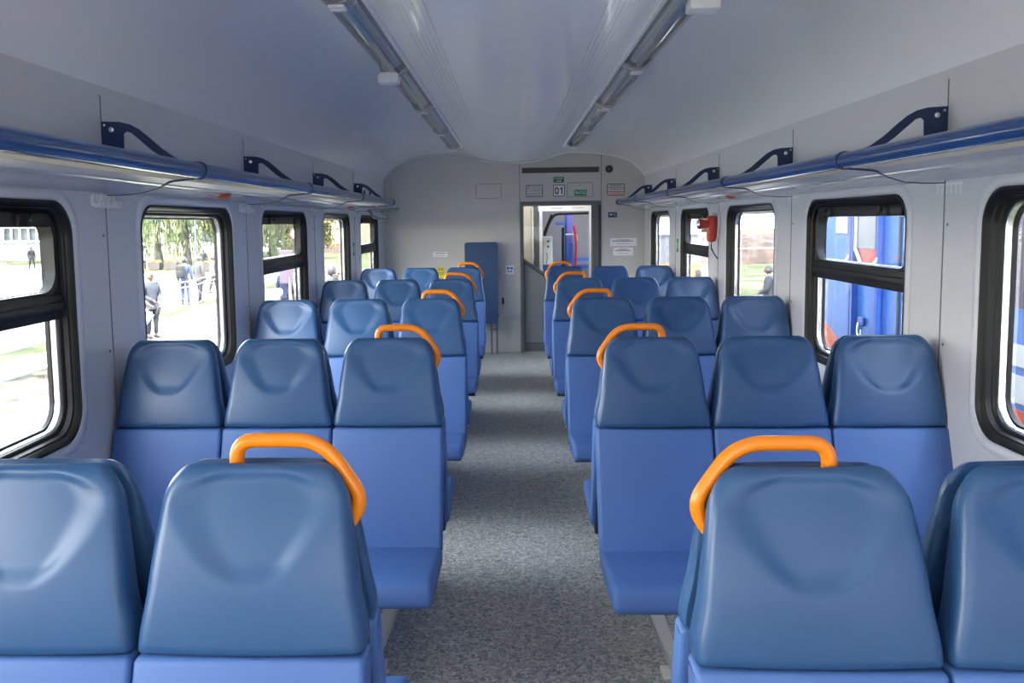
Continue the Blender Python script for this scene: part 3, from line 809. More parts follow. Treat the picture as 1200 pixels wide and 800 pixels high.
# open folding door leaves seen through the left of the pane
bm = NB(); add_box(bm, (.08, 12.0, .98), (.03, .5, 1.8)); add_box(bm, (.20, 12.2, .98), (.14, .03, 1.84))
d3 = struct('door_3', bm, M_CREAM)
bm = NB(); add_box(bm, (.125, 11.76, .98), (.03, .02, 1.8)); add_box(bm, (.275, 12.18, .98), (.02, .03, 1.8)); obj('edge_strip', bm, M_SILVER, d3)
bm = NB(); add_box(bm, (.315, 12.2, .98), (.06, .03, 1.84)); obj('dark_leaf', bm, M_DOORFR, d3)
# far compartment
Y2 = 14.1
bm = NB(); add_box(bm, (.75, Y2 + .03, 1.2), (2.4, .06, 2.4)); add_box(bm, (-.3, 13.25, 1.2), (.04, 1.7, 2.4)); add_box(bm, (1.75, 13.25, 1.2), (.04, 1.7, 2.4)); struct('wall_far', bm, M_VESTG)
t = thing('blue_post', 'tall blue steel post with side arm seen through the end door', 'post', (.875, 13.35, 0))
bm = NB(); add_rbox(bm, (0, 0, .90), (.095, .10, 1.76), .006); obj('column', bm, M_LILAC, t)
bm = NB(); add_rbox(bm, (.005, -.056, .72), (.105, .02, 1.25), .004); add_rbox(bm, (.02, -.07, .50), (.075, .02, .9), .004); obj('sleeve', bm, M_BLUEPOST, t)
bm = NB(); add_box(bm, (-.06, .03, .9), (.03, .06, 1.75)); add_box(bm, (-.14, 0, 1.64), (.16, .05, .045)); obj('side_plate', bm, M_INKB, t)
bm = NB(); add_tube(bm, round_path([(-.07, -.09, 1.47), (.10, -.09, 1.475), (.115, -.09, 1.38)], .02, 4), .012, 8); obj('clamp_bar', bm, M_WHITEPL, t, 40)
bm = NB(); add_box(bm, (.24, 0, 1.085), (.40, .05, .05)); obj('side_arm', bm, M_BLUEPOST, t)
bm = NB(); add_box(bm, (0, 0, .012), (.3, .3, .024)); obj('base_plate', bm, M_BLUEPOST, t)
bm = NB(); add_tube(bm, [(.958, 13.19, 0.0), (.965, 13.19, .6), (.950, 13.19, 1.0), (.958, 13.19, 1.3), (.945, 13.19, 1.52), (.93, 13.20, 1.60)], .019, 10)
o = obj('hose', bm, M_REDHOSE, None, 50); tag(o, 'red hose hanging beside the blue post beyond the door', 'hose')
bm = NB(); add_tube(bm, [(.760, 13.16, 0.0), (.760, 13.16, 1.58)], .022, 10)
o = obj('pole', bm, M_INK, None, 50); tag(o, 'black pole standing left of the blue post beyond the door', 'pole')
t = thing('control_box', 'white control box with green buttons hanging left beyond the door', 'control box', (.51, 12.9, 1.24))
bm = NB(); add_rbox(bm, (0, 0, 0), (.13, .09, .42), .006); obj('case', bm, M_PAPER, t)
bm = NB(); add_box(bm, (.071, .005, 0), (.012, .09, .42)); obj('side_cover', bm, M_WHITEPL, t)
for z in (.14, .06):
    bm = NB(); add_lathe(bm, [(.018, 0), (.018, -.012), (.012, -.016)], (0.01, -.045, z), 'y', 12); obj('button', bm, M_GREEN2, t)
bm = NB(); add_lathe(bm, [(.01, 0), (.01, -.01)], (-.03, -.045, .10), 'y', 10); obj('button', bm, M_YELLOW, t)
bm = NB(); add_tube(bm, round_path([(-.02, -.05, -.03), (.0, -.07, -.08), (-.02, -.06, -.2)], .04, 4), .005, 6); obj('cord', bm, M_INK, t)
bm = NB(); add_tube(bm, round_path([(.47, 12.95, 1.46), (.52, 12.95, 1.62), (.62, 12.97, 1.79), (1.25, 12.97, 1.80)], .08, 5), .022, 8); add_tube(bm, [(.46, 12.96, 1.5), (.58, 12.96, 1.78)], .014, 8)
o = obj('cable', bm, M_INK, None, 50); tag(o, 'thick black cables running along the top beyond the door', 'cable')
t = thing('blue_table', 'blue steel bench frame behind the post beyond the end door', 'bench', (.95, 13.8, 0))
bm = NB(); add_box(bm, (0, 0, .95), (1.0, .3, .05)); obj('top', bm, M_INKB, t)
for x in (-.44, .44):
    bm = NB(); add_box(bm, (x, -.1, .47), (.05, .05, .92)); obj('leg', bm, M_INKB, t)

# ------------------------------------------------------------------ outside: ground
ES = 0.26
def grass_mat(name, a, b, c):
    a, b, c = [tuple(q * ES for q in k) for k in (a, b, c)]
    m = mat(name, a, .9, spec=.1); nt = m.node_tree; bs = nt.nodes['Principled BSDF']
    tc = nt.nodes.new('ShaderNodeTexCoord')
    n1 = nt.nodes.new('ShaderNodeTexNoise'); n1.inputs['Scale'].default_value = .55; n1.inputs['Detail'].default_value = 8; n1.inputs['Roughness'].default_value = .7
    nt.links.new(tc.outputs['Object'], n1.inputs['Vector'])
    r = nt.nodes.new('ShaderNodeValToRGB'); r.color_ramp.elements[0].position = .36; r.color_ramp.elements[1].position = .66
    r.color_ramp.elements[0].color = (*a, 1); r.color_ramp.elements[1].color = (*b, 1); e = r.color_ramp.elements.new(.5); e.color = (*c, 1)
    nt.links.new(n1.outputs['Fac'], r.inputs['Fac']); nt.links.new(r.outputs['Color'], bs.inputs['Base Color'])
    return m
M_GRASS = grass_mat('dry_grass', (0.075, 0.06, 0.038), (1.0, .95, .78), (.42, .40, .27))
M_GRASS2 = grass_mat('green_grass', (0.10, 0.12, 0.035), (0.46, 0.42, 0.22), (0.17, 0.20, 0.075))
M_PLAZA = mat('pale_paving', (.9, .88, .86), .8, noise=(.6, .12))
M_GRAVEL = mat('track_ballast', (0.9, 0.85, 0.8), .9, noise=(8, .5))
bm = NB(); add_box(bm, (0, 60, GROUND - .1), (500, 420, .2)); struct('ground', bm, M_GRASS2)
bm = NB(); add_box(bm, (-6.2, 20, GROUND + .005), (8.0, 90, .03)); struct('ground_verge', bm, M_GRASS)
bm = NB(); add_box(bm, (-10.95, 20, GROUND + .01), (1.3, 52, .04)); struct('ground_path', bm, M_PLAZA)
bm = NB(); add_box(bm, (-24.4, 24, GROUND + .01), (23.6, 60, .04)); add_box(bm, (-50, 50, GROUND + .008), (40, 40, .03)); struct('ground_plaza', bm, M_PLAZA)
bm = NB(); add_box(bm, (4.9, 25, GROUND + .02), (3.4, 90, .08)); struct('ground_ballast', bm, M_GRAVEL)

# ------------------------------------------------------------------ outside: people
def skin_mesh(verts, edges, sub=1):
    me = D.meshes.new('s'); me.from_pydata([v[0] for v in verts], edges, []); o = D.objects.new('s', me); C.objects.link(o)
    md = o.modifiers.new('k', 'SKIN'); sv = me.skin_vertices[0].data
    for i, v in enumerate(verts):
        r = v[1]; sv[i].radius = r if isinstance(r, tuple) else (r, r)
    sv[0].use_root = True
    sb = o.modifiers.new('b', 'SUBSURF'); sb.levels = sub; sb.render_levels = sub
    dg = bpy.context.evaluated_depsgraph_get(); out = D.meshes.new_from_object(o.evaluated_get(dg)); D.objects.remove(o)
    bm = NB(); bm.from_mesh(out); D.meshes.remove(out); return bm
ES = .10
M_SKIN = mat('skin', (0.55, 0.29, 0.21), .5)
M_HAIRD = mat('dark_hair', (0.03, 0.025, 0.02), .6)
CN = [0]
def cloth(name, c):
    CN[0] += 1
    return mat('%s_%d' % (name, CN[0]), c, .85, noise=(9, .12))
def person(label, loc, face, h=1.75, jacket=(.2, .2, .22), trousers=(.05, .05, .06), hair='short', cap=None, arms='down', seated=False, group=None, stride=.0, bulk=1.0):
    k = h / 1.75; S = lambda p: (p[0] * k, p[1] * k, p[2] * k)
    hip = .93 if not seated else .50
    dz = hip - .93
    # joints, local front is -Y
    J_ = {'pel': (0, 0, .95 + dz), 'spi': (0, .01, 1.15 + dz), 'che': (0, .0, 1.34 + dz), 'nec': (0, .005, 1.49 + dz), 'hd': (0, -.02, 1.60 + dz)}
    for s, q in ((-1, 'l'), (1, 'r')):
        J_['sh' + q] = (s * .185, .0, 1.42 + dz)
        if arms == 'down': el, ha, fi = (s * .25, .03, 1.13 + dz), (s * .25, -.06, .88 + dz), (s * .24, -.08, .80 + dz)
        elif arms == 'clasp': el, ha, fi = (s * .26, .0, 1.14 + dz), (s * .07, -.24, 1.00 + dz), (s * .02, -.28, .95 + dz)
        elif arms == 'raise': el, ha, fi = (s * .27, -.16, 1.24 + dz), (s * .10, -.28, 1.50 + dz), (s * .05, -.29, 1.56 + dz)
        elif arms == 'reach': el, ha, fi = (s * .25, -.04, 1.13 + dz), (s * .20, -.26, 1.02 + dz), (s * .19, -.33, 1.00 + dz)
        J_['el' + q], J_['ha' + q], J_['fi' + q] = el, ha, fi
        J_['hp' + q] = (s * .095, 0, .90 + dz)
        if seated: kn, an, to = (s * .11, -.42, .50), (s * .11, -.40, .09), (s * .12, -.54, .04)
        else:
            o_ = s * stride
            kn, an, to = (s * .105, -.02 - o_ * .5, .50), (s * .11, .02 - o_, .09), (s * .12, -.12 - o_, .035)
        J_['kn' + q], J_['an' + q], J_['to' + q] = kn, an, to
    def build(names, rad, edges, grow=0):
        return skin_mesh([(S(J_[n]), (rad[n] + grow) * k) for n in names], [(names.index(a), names.index(b)) for a, b in edges])
    R = {'pel': .135, 'spi': .125, 'che': .145, 'nec': .058, 'hd': .06}
    for q in 'lr': R.update({'sh' + q: .068, 'el' + q: .045, 'ha' + q: .032, 'fi' + q: .028, 'hp' + q: .088, 'kn' + q: .058, 'an' + q: .042, 'to' + q: .036})
    names = ['pel', 'spi', 'che', 'nec', 'hd'] + [a + q for q in 'lr' for a in ('sh', 'el', 'ha', 'fi', 'hp', 'kn', 'an', 'to')]
    E = [('pel', 'spi'), ('spi', 'che'), ('che', 'nec'), ('nec', 'hd')]
    for q in 'lr': E += [('che', 'sh' + q), ('sh' + q, 'el' + q), ('el' + q, 'ha' + q), ('ha' + q, 'fi' + q), ('pel', 'hp' + q), ('hp' + q, 'kn' + q), ('kn' + q, 'an' + q), ('an' + q, 'to' + q)]
    bm = build(names, R, E)
    # head with brow, nose, chin, ears
    hz = 1.645 + dz; t = bmesh.new(); bmesh.ops.create_uvsphere(t, u_segments=20, v_segments=16, radius=1)
    for v in t.verts:
        x, y, z = v.co
        X, Y, Z = x * .077, y * .098, z * .122
        if z < -.2: X *= 1 - .28 * (-z - .2); Y *= 1 - .12 * (-z - .2)
        if y < -.6 and abs(x) < .25 and -.35 < z < .15: Y -= .022 * (1 - abs(x) / .25)
        if y < -.5 and .1 < z < .3 and abs(abs(x) - .4) < .2: Y += .008
        if abs(x) > .93 and abs(z) < .3 and abs(y) < .35: X += math.copysign(.016, x)
        v.co = (X * k, (Y - .025) * k, (Z + hz) * k)
    me = D.meshes.new('h'); t.to_mesh(me); t.free(); bm.from_mesh(me); D.meshes.remove(me)
    for q, s in (('l', -1), ('r', 1)):
        a, b = Vector(J_['ha' + q]), Vector(J_['fi' + q]); d = (b - a).normalized(); u = Vector((0, 1, 0)) if abs(d.y) < .8 else Vector((1, 0, 0)); u = (u - d * u.dot(d)).normalized()
        for i in range(4):
            p = b + u * (.024 * (i - 1.5)); add_tube(bm, [tuple(c * k for c in p), tuple(c * k for c in (p + d * .045)), tuple(c * k for c in (p + d * (.075 + .01 * (i in (1, 2))) + Vector((0, -.012, 0))))], [.0095 * k, .009 * k, .007 * k], 6)
        p = a + u * .03; add_tube(bm, [tuple(c * k for c in p), tuple(c * k for c in (p + u * .025 + d * .035)), tuple(c * k for c in (p + u * .03 + d * .065))], [.011 * k, .010 * k, .008 * k], 6)
    root = obj('person', bm, M_SKIN, None, 60); root.location = loc; root.rotation_euler = (0, 0, face)
    tag(root, label, 'person', group)
    Rj = dict(R); 
    for q in 'lr': Rj.update({'sh' + q: .088 * bulk, 'el' + q: .066 * bulk, 'ha' + q: .048})
    Rj.update({'pel': .158 * bulk, 'spi': .155 * bulk, 'che': .165 * bulk, 'nec': .075})
    J_['hem'] = (0, -.005 if not seated else -.03, .80 + dz); J_['wai'] = (0, 0, 1.04 + dz)
    Rj.update({'hem': .15 * bulk}); 
    jn = ['pel', 'hem', 'spi', 'che', 'nec'] + [a + q for q in 'lr' for a in ('sh', 'el', 'ha')]
    JE = [e for e in E if e[0] in jn and e[1] in jn] + [('pel', 'hem')]
    obj('jacket', build(jn, Rj, JE), cloth('jacket_%s' % label[:12], jacket), root, 60)
    tn = ['pel', 'wai'] + [a + q for q in 'lr' for a in ('hp', 'kn', 'an')]
    Rt = dict(R); Rt['pel'] = .13; Rt['wai'] = .13
    for q in 'lr': Rt.update({'hp' + q: .105, 'kn' + q: .078, 'an' + q: .062})
    obj('trousers', build(tn, Rt, [e for e in E if e[0] in tn and e[1] in tn] + [('pel', 'wai')]), cloth('trousers_%s' % label[:12], trousers), root, 60)
    for q in 'lr':
        bm = NB(); a, b = Vector(S(J_['an' + q])), Vector(S(J_['to' + q]))
        add_loft(bm, [[(a.x + (b.x - a.x) * f + .046 * k * w * math.cos(t_), a.y + .07 * k + (b.y - a.y - .07 * k) * f, .002 + hh_ * k * (.5 + .5 * math.sin(t_))) for t_ in [2 * PI * i / 12 for i in range(12)]] for f, w, hh_ in ((0, .7, .09), (.1, .95, .11), (.45, 1, .10), (.8, 1.05, .07), (1.1, .7, .045))], True, True, True)
        obj('shoe', bm, M_HAIRD, root, 50)
    bm = NB()
    for s in (-1, 1): bmesh.ops.create_uvsphere(bm, u_segments=8, v_segments=6, radius=.010 * k, matrix=Matrix.Translation((s * .031 * k, -.112 * k, (hz + .012) * k)))
    obj('eye', bm, M_HAIRD, root, 60)
    bm = NB(); add_box(bm, (0, -.112 * k, (hz - .058) * k), (.045 * k, .012 * k, .008 * k)); obj('mouth', bm, M_INKR, root)
    def dome(r, z0, front, m, name):
        bm = NB(); bmesh.ops.create_uvsphere(bm, u_segments=18, v_segments=12, radius=1)
        for v in bm.verts:
            x, y, z = v.co; v.co = (x * .084 * r * k, (y * .106 * r - .02 + .006) * k, (max(z, z0 if y < front else -.55) * .13 * r + hz) * k)
        return obj(name, bm, m, root, 60)
    if cap is not None:
        c_ = dome(1.06, .25, 2, cloth('cap_%s' % label[:12], cap), 'cap')
        bm = NB(); add_prism(bm, [(.075 * k * math.cos(a), -.10 * k - .085 * k * math.sin(a)) for a in [PI * i / 10 for i in range(11)]], 'z', (hz + .035) * k, (hz + .043) * k); obj('visor', bm, cloth('capv_%s' % label[:12], [q * .7 for q in cap]), c_)
        dome(1.0, .2, .25, M_HAIRD, 'hair')
    elif hair == 'short': dome(1.03, .38, .15, M_HAIRD, 'hair')
    elif hair == 'big': dome(1.22, .2, .2, M_HAIRD, 'hair')
    elif hair == 'grey': dome(1.03, .42, .15, cloth('grey_hair', (.25, .24, .23)), 'hair')
    return root
GZ = GROUND + .03
person('man in grey cap and grey jacket, hands clasped, on the grass outside', (-9.93, 22.98, GZ), math.radians(55), 1.80, (.17, .18, .23), (.06, .06, .07), cap=(.20, .20, .21), arms='clasp', bulk=1.08)
person('person in white jacket at the left edge of the second left window', (-9.93, 22.05, GZ), math.radians(80), 1.68, (.75, .75, .78), (.12, .2, .4), arms='reach')
person('man in pale shirt with black backpack seen from behind beyond the fence', (-12.75, 32.7, GZ), math.radians(185), 1.84, (.16, .24, .50), (.13, .23, .45), hair='short')
person('person in grey jacket and dark trousers beside the backpacker', (-12.62, 33.9, GZ), math.radians(150), 1.86, (.26, .26, .27), (.05, .05, .05), hair='grey', stride=.12)
person('walker in pale jacket and dark trousers right of the backpacker', (-13.65, 38.4, GZ), math.radians(110), 1.7, (.6, .6, .6), (.04, .04, .045), stride=.18)
person('far person in white jacket standing near the planters', (-25.7, 58.6, GZ), math.radians(30), 1.55, (.8, .8, .8), (.05, .05, .06), hair='short')
person('person in dark clothes sitting on a planter beyond the plaza', (-22.4, 61.2, GZ + .05), math.radians(10), 1.72, (.08, .085, .11), (.06, .06, .07), hair='grey', seated=True)
person('distant person in black walking before the glazed building', (-35.75, 62.3, GZ), math.radians(60), 1.66, (.045, .045, .06), (.04, .04, .05), stride=.2)
person('person in blue jacket and tan trousers outside the third left window', (-7.05, 26.1, GZ), math.radians(160), 1.78, (.05, .09, .38), (.34, .24, .18), stride=.1)
person('dark-haired person raising a camera outside the fourth left window', (-4.75, 22.2, GZ), math.radians(150), 1.93, (.24, .25, .25), (.05, .05, .06), hair='big', arms='raise')
person('man in dark grey jacket outside the third right window', (6.95, 23.4, GZ), math.radians(250), 1.76, (.10, .10, .125), (.05, .05, .06), hair='grey', arms='reach', bulk=1.15)
person('person in black cap outside the fourth right window', (4.78, 22.2, GZ), math.radians(200), 1.74, (.06, .06, .07), (.05, .05, .06), cap=(.02, .02, .025))
person('person in white cap outside the fourth right window', (4.60, 23.3, GZ), math.radians(120), 1.76, (.45, .25, .12), (.05, .05, .06), cap=(.75, .7, .5))
# things they hold or wear
bm = NB(); add_rbox(bm, (0, 0, 0), (.34, .20, .50), .06, 3); add_rbox(bm, (0, .11, -.08), (.26, .08, .26), .03)
o = obj('backpack', bm, cloth('backpack_black', (.04, .04, .045)), None, 50); o.location = (-12.79, 32.38, GZ + 1.30); o.rotation_euler = (0, 0, math.radians(185)); tag(o, 'black backpack worn by the man beyond the fence', 'backpack')
bm = NB(); add_rbox(bm, (0, 0, 0), (.10, .07, .26), .02); add_tube(bm, [(0, 0, .12), (-.02, 0, .25)], .01, 6)
o = obj('umbrella', bm, M_HAIRD, None, 50); o.location = (-9.62, 22.70, GZ + .78); o.rotation_euler = (0, .35, 0); tag(o, 'dark folded bag hanging from the capped man hands', 'bag')
o.name = 'hand_bag'
bm = NB()
for i in range(5): add_box(bm, ((i - 2) * .07, 0, 0), (.07, .02, .38), i % 2)
o = obj('striped_flag', bm, [M_INKB, M_PAPER]); o.location = (-9.60, 21.75, GZ + .72); o.rotation_euler = (0, .7, .1); tag(o, 'blue and white striped flag held by the person in white', 'flag')
t = thing('camera', 'black camera held up by the dark-haired person outside', 'camera', (-4.62, 21.98, GZ + 1.70), math.radians(150))
bm = NB(); add_rbox(bm, (0, 0, 0), (.14, .06, .10), .01); obj('body', bm, M_INK, t)
bm = NB(); add_lathe(bm, [(.035, -.03), (.035, -.12), (.03, -.125)], (0, 0, 0), 'y', 14); obj('lens', bm, M_INK, t)

# ------------------------------------------------------------------ outside: fence, planters, posts
ES = .26
M_WFENCE = mat('fence_white', (.62, .64, .66), .5)
def fence(lab, pts, hgt, group):
    t = thing('railing_fence', lab, 'fence', (pts[0][0], pts[0][1], GZ), 0, group)
    P = [Vector((p[0] - pts[0][0], p[1] - pts[0][1], 0)) for p in pts]
    for p in P:
        bm = NB(); add_tube(bm, [p, p + Vector((0, 0, hgt))], .05, 8); obj('post', bm, M_WFENCE, t)
    for a, b in zip(P, P[1:]):
        for z in (.15, hgt - .06, hgt - .25):
            bm = NB(); add_tube(bm, [a + Vector((0, 0, z)), b + Vector((0, 0, z))], .025, 6); obj('rail', bm, M_WFENCE, t)
        bm = NB(); add_tube(bm, [a + Vector((0, 0, hgt - .2)), b + Vector((0, 0, .15))], .018, 6); obj('brace', bm, mat('fence_grey', (.3, .3, .32), .5), t)
    return t
fence('white railing fence with diagonal braces beyond the capped man', [(-12.05, 27.2), (-12.0, 29.2), (-11.85, 30.9), (-12.2, 33.7), (-12.4, 36)], 1.1, 'fences')
fence('white railing fence outside the third left window', [(-10.6, 36), (-10.2, 38.5), (-9.8, 41), (-9.4, 43.5)], 1.0, 'fences')
M_PLANTER = mat('planter_concrete', (.18, .14, .12), .8, noise=(3, .15))
pn = None
for i, (x, y, lab) in enumerate(((-25.5, 60.2, 'square concrete planter, left one of the three beyond the plaza'), (-24.3, 60.0, 'square concrete planter, middle one beyond the plaza'), (-20.9, 57.4, 'square concrete planter, right one beneath the sitting person'))):
    if pn is None:
        pn = thing('planter', lab, 'planter', (x, y, GZ), 0, 'planters')
        bm = NB(); add_loft(bm, [[(sx * w, sy * w, z) for sx, sy in ((-1, -1), (1, -1), (1, 1), (-1, 1))] for w, z in ((.38, 0), (.45, .5), (.40, .5), (.36, .42))], True, True, True); obj('box', bm, M_PLANTER, pn)
        bm = NB()
        for q in range(80):
            c = Vector((random.uniform(-.33, .33), random.uniform(-.33, .33), .45)); d = Vector((random.uniform(-.1, .1), random.uniform(-.1, .1), random.uniform(.08, .2)))
            bm.faces.new([bm.verts.new(c), bm.verts.new(c + d + Vector((.03, 0, 0))), bm.verts.new(c + d * 1.3), bm.verts.new(c + d - Vector((.03, 0, 0)))])
        obj('plants', bm, mat('planter_plants', (.35, .30, .08), .8), pn)
    else: dup(pn, (x, y, GZ), .2 * i, lab)
t = thing('street_lamp', 'dark street lamp post among the willows', 'street lamp', (-22.3, 59.6, GZ))
bm = NB(); add_tube(bm, [(0, 0, 0), (0, 0, 1), (0, 0, 6.2)], [.13, .09, .07], 10); obj('pole', bm, mat('lamp_post_grey', (.10, .11, .12), .5), t, 40)
bm = NB(); add_tube(bm, [(0, 0, 6.1), (.5, 0, 6.4), (1.1, 0, 6.4)], .05, 8); obj('arm', bm, MATS['lamp_post_grey'], t, 40)
bm = NB(); add_rbox(bm, (1.3, 0, 6.37), (.6, .25, .12), .04); obj('lamp_head', bm, M_WHITEPL, t, 40)
t = thing('road_sign', 'round white sign with red rim on white pole outside third window', 'sign', (-7.22, 28.4, GZ))
bm = NB(); add_tube(bm, [(0, 0, 0), (0, 0, 3.1)], .06, 8); obj('pole', bm, M_WFENCE, t)
bm = NB(); add_lathe(bm, [(.21, -.05), (.21, -.07)], (0, 0, 2.75), 'y', 24); f = obj('disc', bm, M_PAPER, t)
bm = NB(); add_prism(bm, [(.21 * math.cos(a), .21 * math.sin(a)) for a in [2 * PI * i / 24 for i in range(24)]], 'y', -.076, -.07, [[(.165 * math.cos(a), .165 * math.sin(a)) for a in [2 * PI * i / 24 for i in range(24)]]]); q = obj('rim', bm, mat('sign_pink_red', (.7, .12, .14), .5), f); q.location = (0, 0, 2.75)
t = thing('track_marker', 'white round marker on a short post outside third left window', 'marker', (-6.75, 24.3, GZ))
bm = NB(); add_tube(bm, [(0, 0, 0), (0, 0, 1.0)], .05, 8); obj('post', bm, M_GREYM, t)
bm = NB(); add_lathe(bm, [(.10, .04), (.115, .02), (.115, -.02), (.10, -.04)], (0, -.02, 1.12), 'y', 20); obj('disc', bm, M_PAPER, t, 40)
t = thing('notice_stand', 'pinkish white notice stand on a pole outside the third left window', 'notice stand', (-6.75, 25.2, GZ))
bm = NB(); add_tube(bm, [(.09, 0, 0), (.09, 0, 1.5)], .045, 8); obj('pole', bm, M_WFENCE, t)
bm = NB(); add_rbox(bm, (0, 0, 1.80), (.40, .08, 1.0), .02); f = obj('board', bm, mat('pink_board', (.30, .20, .30), .6), t)
bm = NB(); add_box(bm, (-.02, -.045, 1.9), (.05, .01, .28)); add_box(bm, (.04, -.045, 1.88), (.05, .01, .24)); add_box(bm, (-.08, -.045, 1.88), (.04, .01, .2)); obj('printed_figure', bm, M_INKB, f)
bm = NB(); add_box(bm, (.13, -.045, 1.78), (.05, .01, .07)); obj('yellow_mark', bm, M_YELLOW, f)

# ------------------------------------------------------------------ outside: trees
def leaf_mat(name, a, b):
    a, b = [tuple(q * ES for q in k) for k in (a, b)]
    m = mat(name, a, .7, spec=.2); nt = m.node_tree; bs = nt.nodes['Principled BSDF']
    tc = nt.nodes.new('ShaderNodeTexCoord'); n_ = nt.nodes.new('ShaderNodeTexNoise'); n_.inputs['Scale'].default_value = .8; n_.inputs['Detail'].default_value = 5
    nt.links.new(tc.outputs['Object'], n_.inputs['Vector']); r = nt.nodes.new('ShaderNodeValToRGB')
    r.color_ramp.elements[0].position = .38; r.color_ramp.elements[1].position = .62
    r.color_ramp.elements[0].color = (*a, 1); r.color_ramp.elements[1].color = (*b, 1)
    nt.links.new(n_.outputs['Fac'], r.inputs['Fac']); nt.links.new(r.outputs['Color'], bs.inputs['Base Color'])
    return m
M_WILLOW = leaf_mat('willow_leaves', (0.13, 0.20, 0.08), (0.36, 0.38, 0.17))
M_AUTUMN = leaf_mat('autumn_leaves', (0.20, 0.20, 0.06), (0.42, 0.35, 0.09))
M_BARK = mat('bark', (.10, .09, .075), .9, noise=(5, .3))
def leafquad(bm, c, s, drop=None):
    a = Vector((random.gauss(0, 1), random.gauss(0, 1), random.gauss(0, 1))).normalized()
    d = Vector((random.gauss(0, .15), random.gauss(0, .15), -1)).normalized() if drop else Vector((random.gauss(0, 1), random.gauss(0, 1), random.gauss(0, 1))).normalized()
    b = d.cross(a).normalized() * s * (.35 if drop else .6); d = d * s * (1.6 if drop else 1)
    bm.faces.new([bm.verts.new(c + q) for q in (-d, b, d, -b)])
def make_tree(lab, h, m, weeping):
    t = thing('willow_tree' if weeping else 'autumn_tree', lab, 'tree', (0, 0, 0), 0, 'park trees')
    bm = NB()
    add_tube(bm, [(0, 0, -.1), (.1, 0, h * .25), (.0, .1, h * .5), (.1, 0, h * .8)], [.38, .28, .2, .06], 10)
    for i in range(7):
        a = i * 2.4; z = h * (.28 + .07 * i)
        add_tube(bm, [(0, 0, z), (math.cos(a) * h * .12, math.sin(a) * h * .12, z + h * .08), (math.cos(a) * h * .25, math.sin(a) * h * .25, z + h * .12)], [.13, .08, .03], 6)
    obj('trunk', bm, M_BARK, t, 50)
    bm = NB()
    if weeping:
        for s_ in range(260):
            a = random.uniform(0, 2 * PI); r = h * .36 * math.sqrt(random.random()); z1 = h * (1.0 - .5 * (r / (h * .36)) ** 2 * random.uniform(.4, 1)); z0 = max(h * .07, z1 - h * random.uniform(.3, .85))
            x, y = r * math.cos(a), r * math.sin(a); nn_ = int((z1 - z0) / .34) + 1
            for i in range(nn_):
                leafquad(bm, Vector((x + random.gauss(0, .10), y + random.gauss(0, .10), z1 - (z1 - z0) * i / nn_)), .19, True)
    else:
        for s_ in range(70):
            a = random.uniform(0, 2 * PI); u = random.uniform(-1, 1); rr2 = random.random() ** .4
            c = Vector((math.cos(a) * math.sqrt(1 - u * u) * h * .33 * rr2, math.sin(a) * math.sqrt(1 - u * u) * h * .33 * rr2, h * (.56 + .42 * u * rr2)))
            for i in range(42): leafquad(bm, c + Vector((random.gauss(0, h * .05), random.gauss(0, h * .05), random.gauss(0, h * .045))), .20)
    obj('foliage', bm, m, t)
    return t
WT = make_tree('', 10, M_WILLOW, True); AT = make_tree('', 6.5, M_AUTUMN, False)
tr = [(WT, -30.2, 72, 1.0, 'weeping willow with pale hanging branches, leftmost in the second left window'),
      (WT, -25.6, 66.5, .9, 'weeping willow beyond the middle planter'),
      (AT, -27.5, 84, 1.5, 'yellowing tree behind the street lamp'),
      (WT, -19.6, 64, .85, 'weeping willow behind the sitting person'),
      (AT, -22.6, 80, 1.1, 'yellow-green tree at left in the third left window'),
      (AT, -17.6, 76, .9, 'smaller green-yellow tree in the middle of the third left window'),
      (AT, 22.2, 98, .9, 'yellow tree beyond the dirt mound at right')]
used = set()
for src, x, y, sc_, lab in tr:
    o = src if id(src) not in used else dup(src, None, None, lab)
    used.add(id(src)); o['label'] = lab; o.location = (x, y, GROUND); o.rotation_euler = (0, 0, random.uniform(0, 6)); o.scale = (sc_,) * 3

# ------------------------------------------------------------------ outside: buildings
M_PANE = mat('building_glass', (.13, .17, .17), .25, noise=(.7, .5))
t = thing('glazed_building', 'industrial building with a grid of white-framed windows beyond the plaza', 'building', (-57, 79, GROUND))
bm = NB(); add_box(bm, (0, 5, .9), (36, 10, 1.8)); add_box(bm, (0, 5, 9.6), (36, 10, 3.5)); obj('wall', bm, mat('building_wall_pale', (.42, .45, .50), .8), t)
bm = NB(); add_box(bm, (0, 5, 5), (35.8, 9.6, 7)); obj('glazing', bm, M_PANE, t)
bm = NB()
for i in range(45): add_box(bm, (-18 + i * .82, -.02, 4.9), (.14, .12, 6.4))
for z in (1.85, 3.2, 4.6, 6.0, 7.4): add_box(bm, (0, -.02, z), (36, .12, .16))
f = obj('window_frame', bm, M_PAPER, t)
t = thing('beige_building', 'beige building with brown base outside the last left windows', 'building', (-17, 92, GROUND))
bm = NB(); add_box(bm, (0, 5, 4.6), (16, 10, 7.6)); obj('wall', bm, mat('beige_wall', (.46, .40, .28), .8), t)
bm = NB(); add_box(bm, (0, 5, .5), (16.1, 10.1, 1.0)); obj('base', bm, mat('brown_base', (.22, .15, .12), .8), t)
bm = NB(); add_box(bm, (0, 5, 8.6), (17, 11, .5)); obj('roof', bm, M_GREYM, t)
t = thing('white_building', 'low white building far behind the willows', 'building', (-42, 100, GROUND))
bm = NB(); add_box(bm, (0, 5, 2), (26, 9, 4)); obj('wall', bm, M_PAPER, t)
bm = NB(); add_box(bm, (0, 5, 4.15), (27, 10, .4)); obj('roof', bm, M_GREYM, t)
bm = NB()
for i in range(6): add_box(bm, (-10 + i * 4, .48, 2), (1.6, .06, 1.6))
obj('window', bm, M_PANE, t)
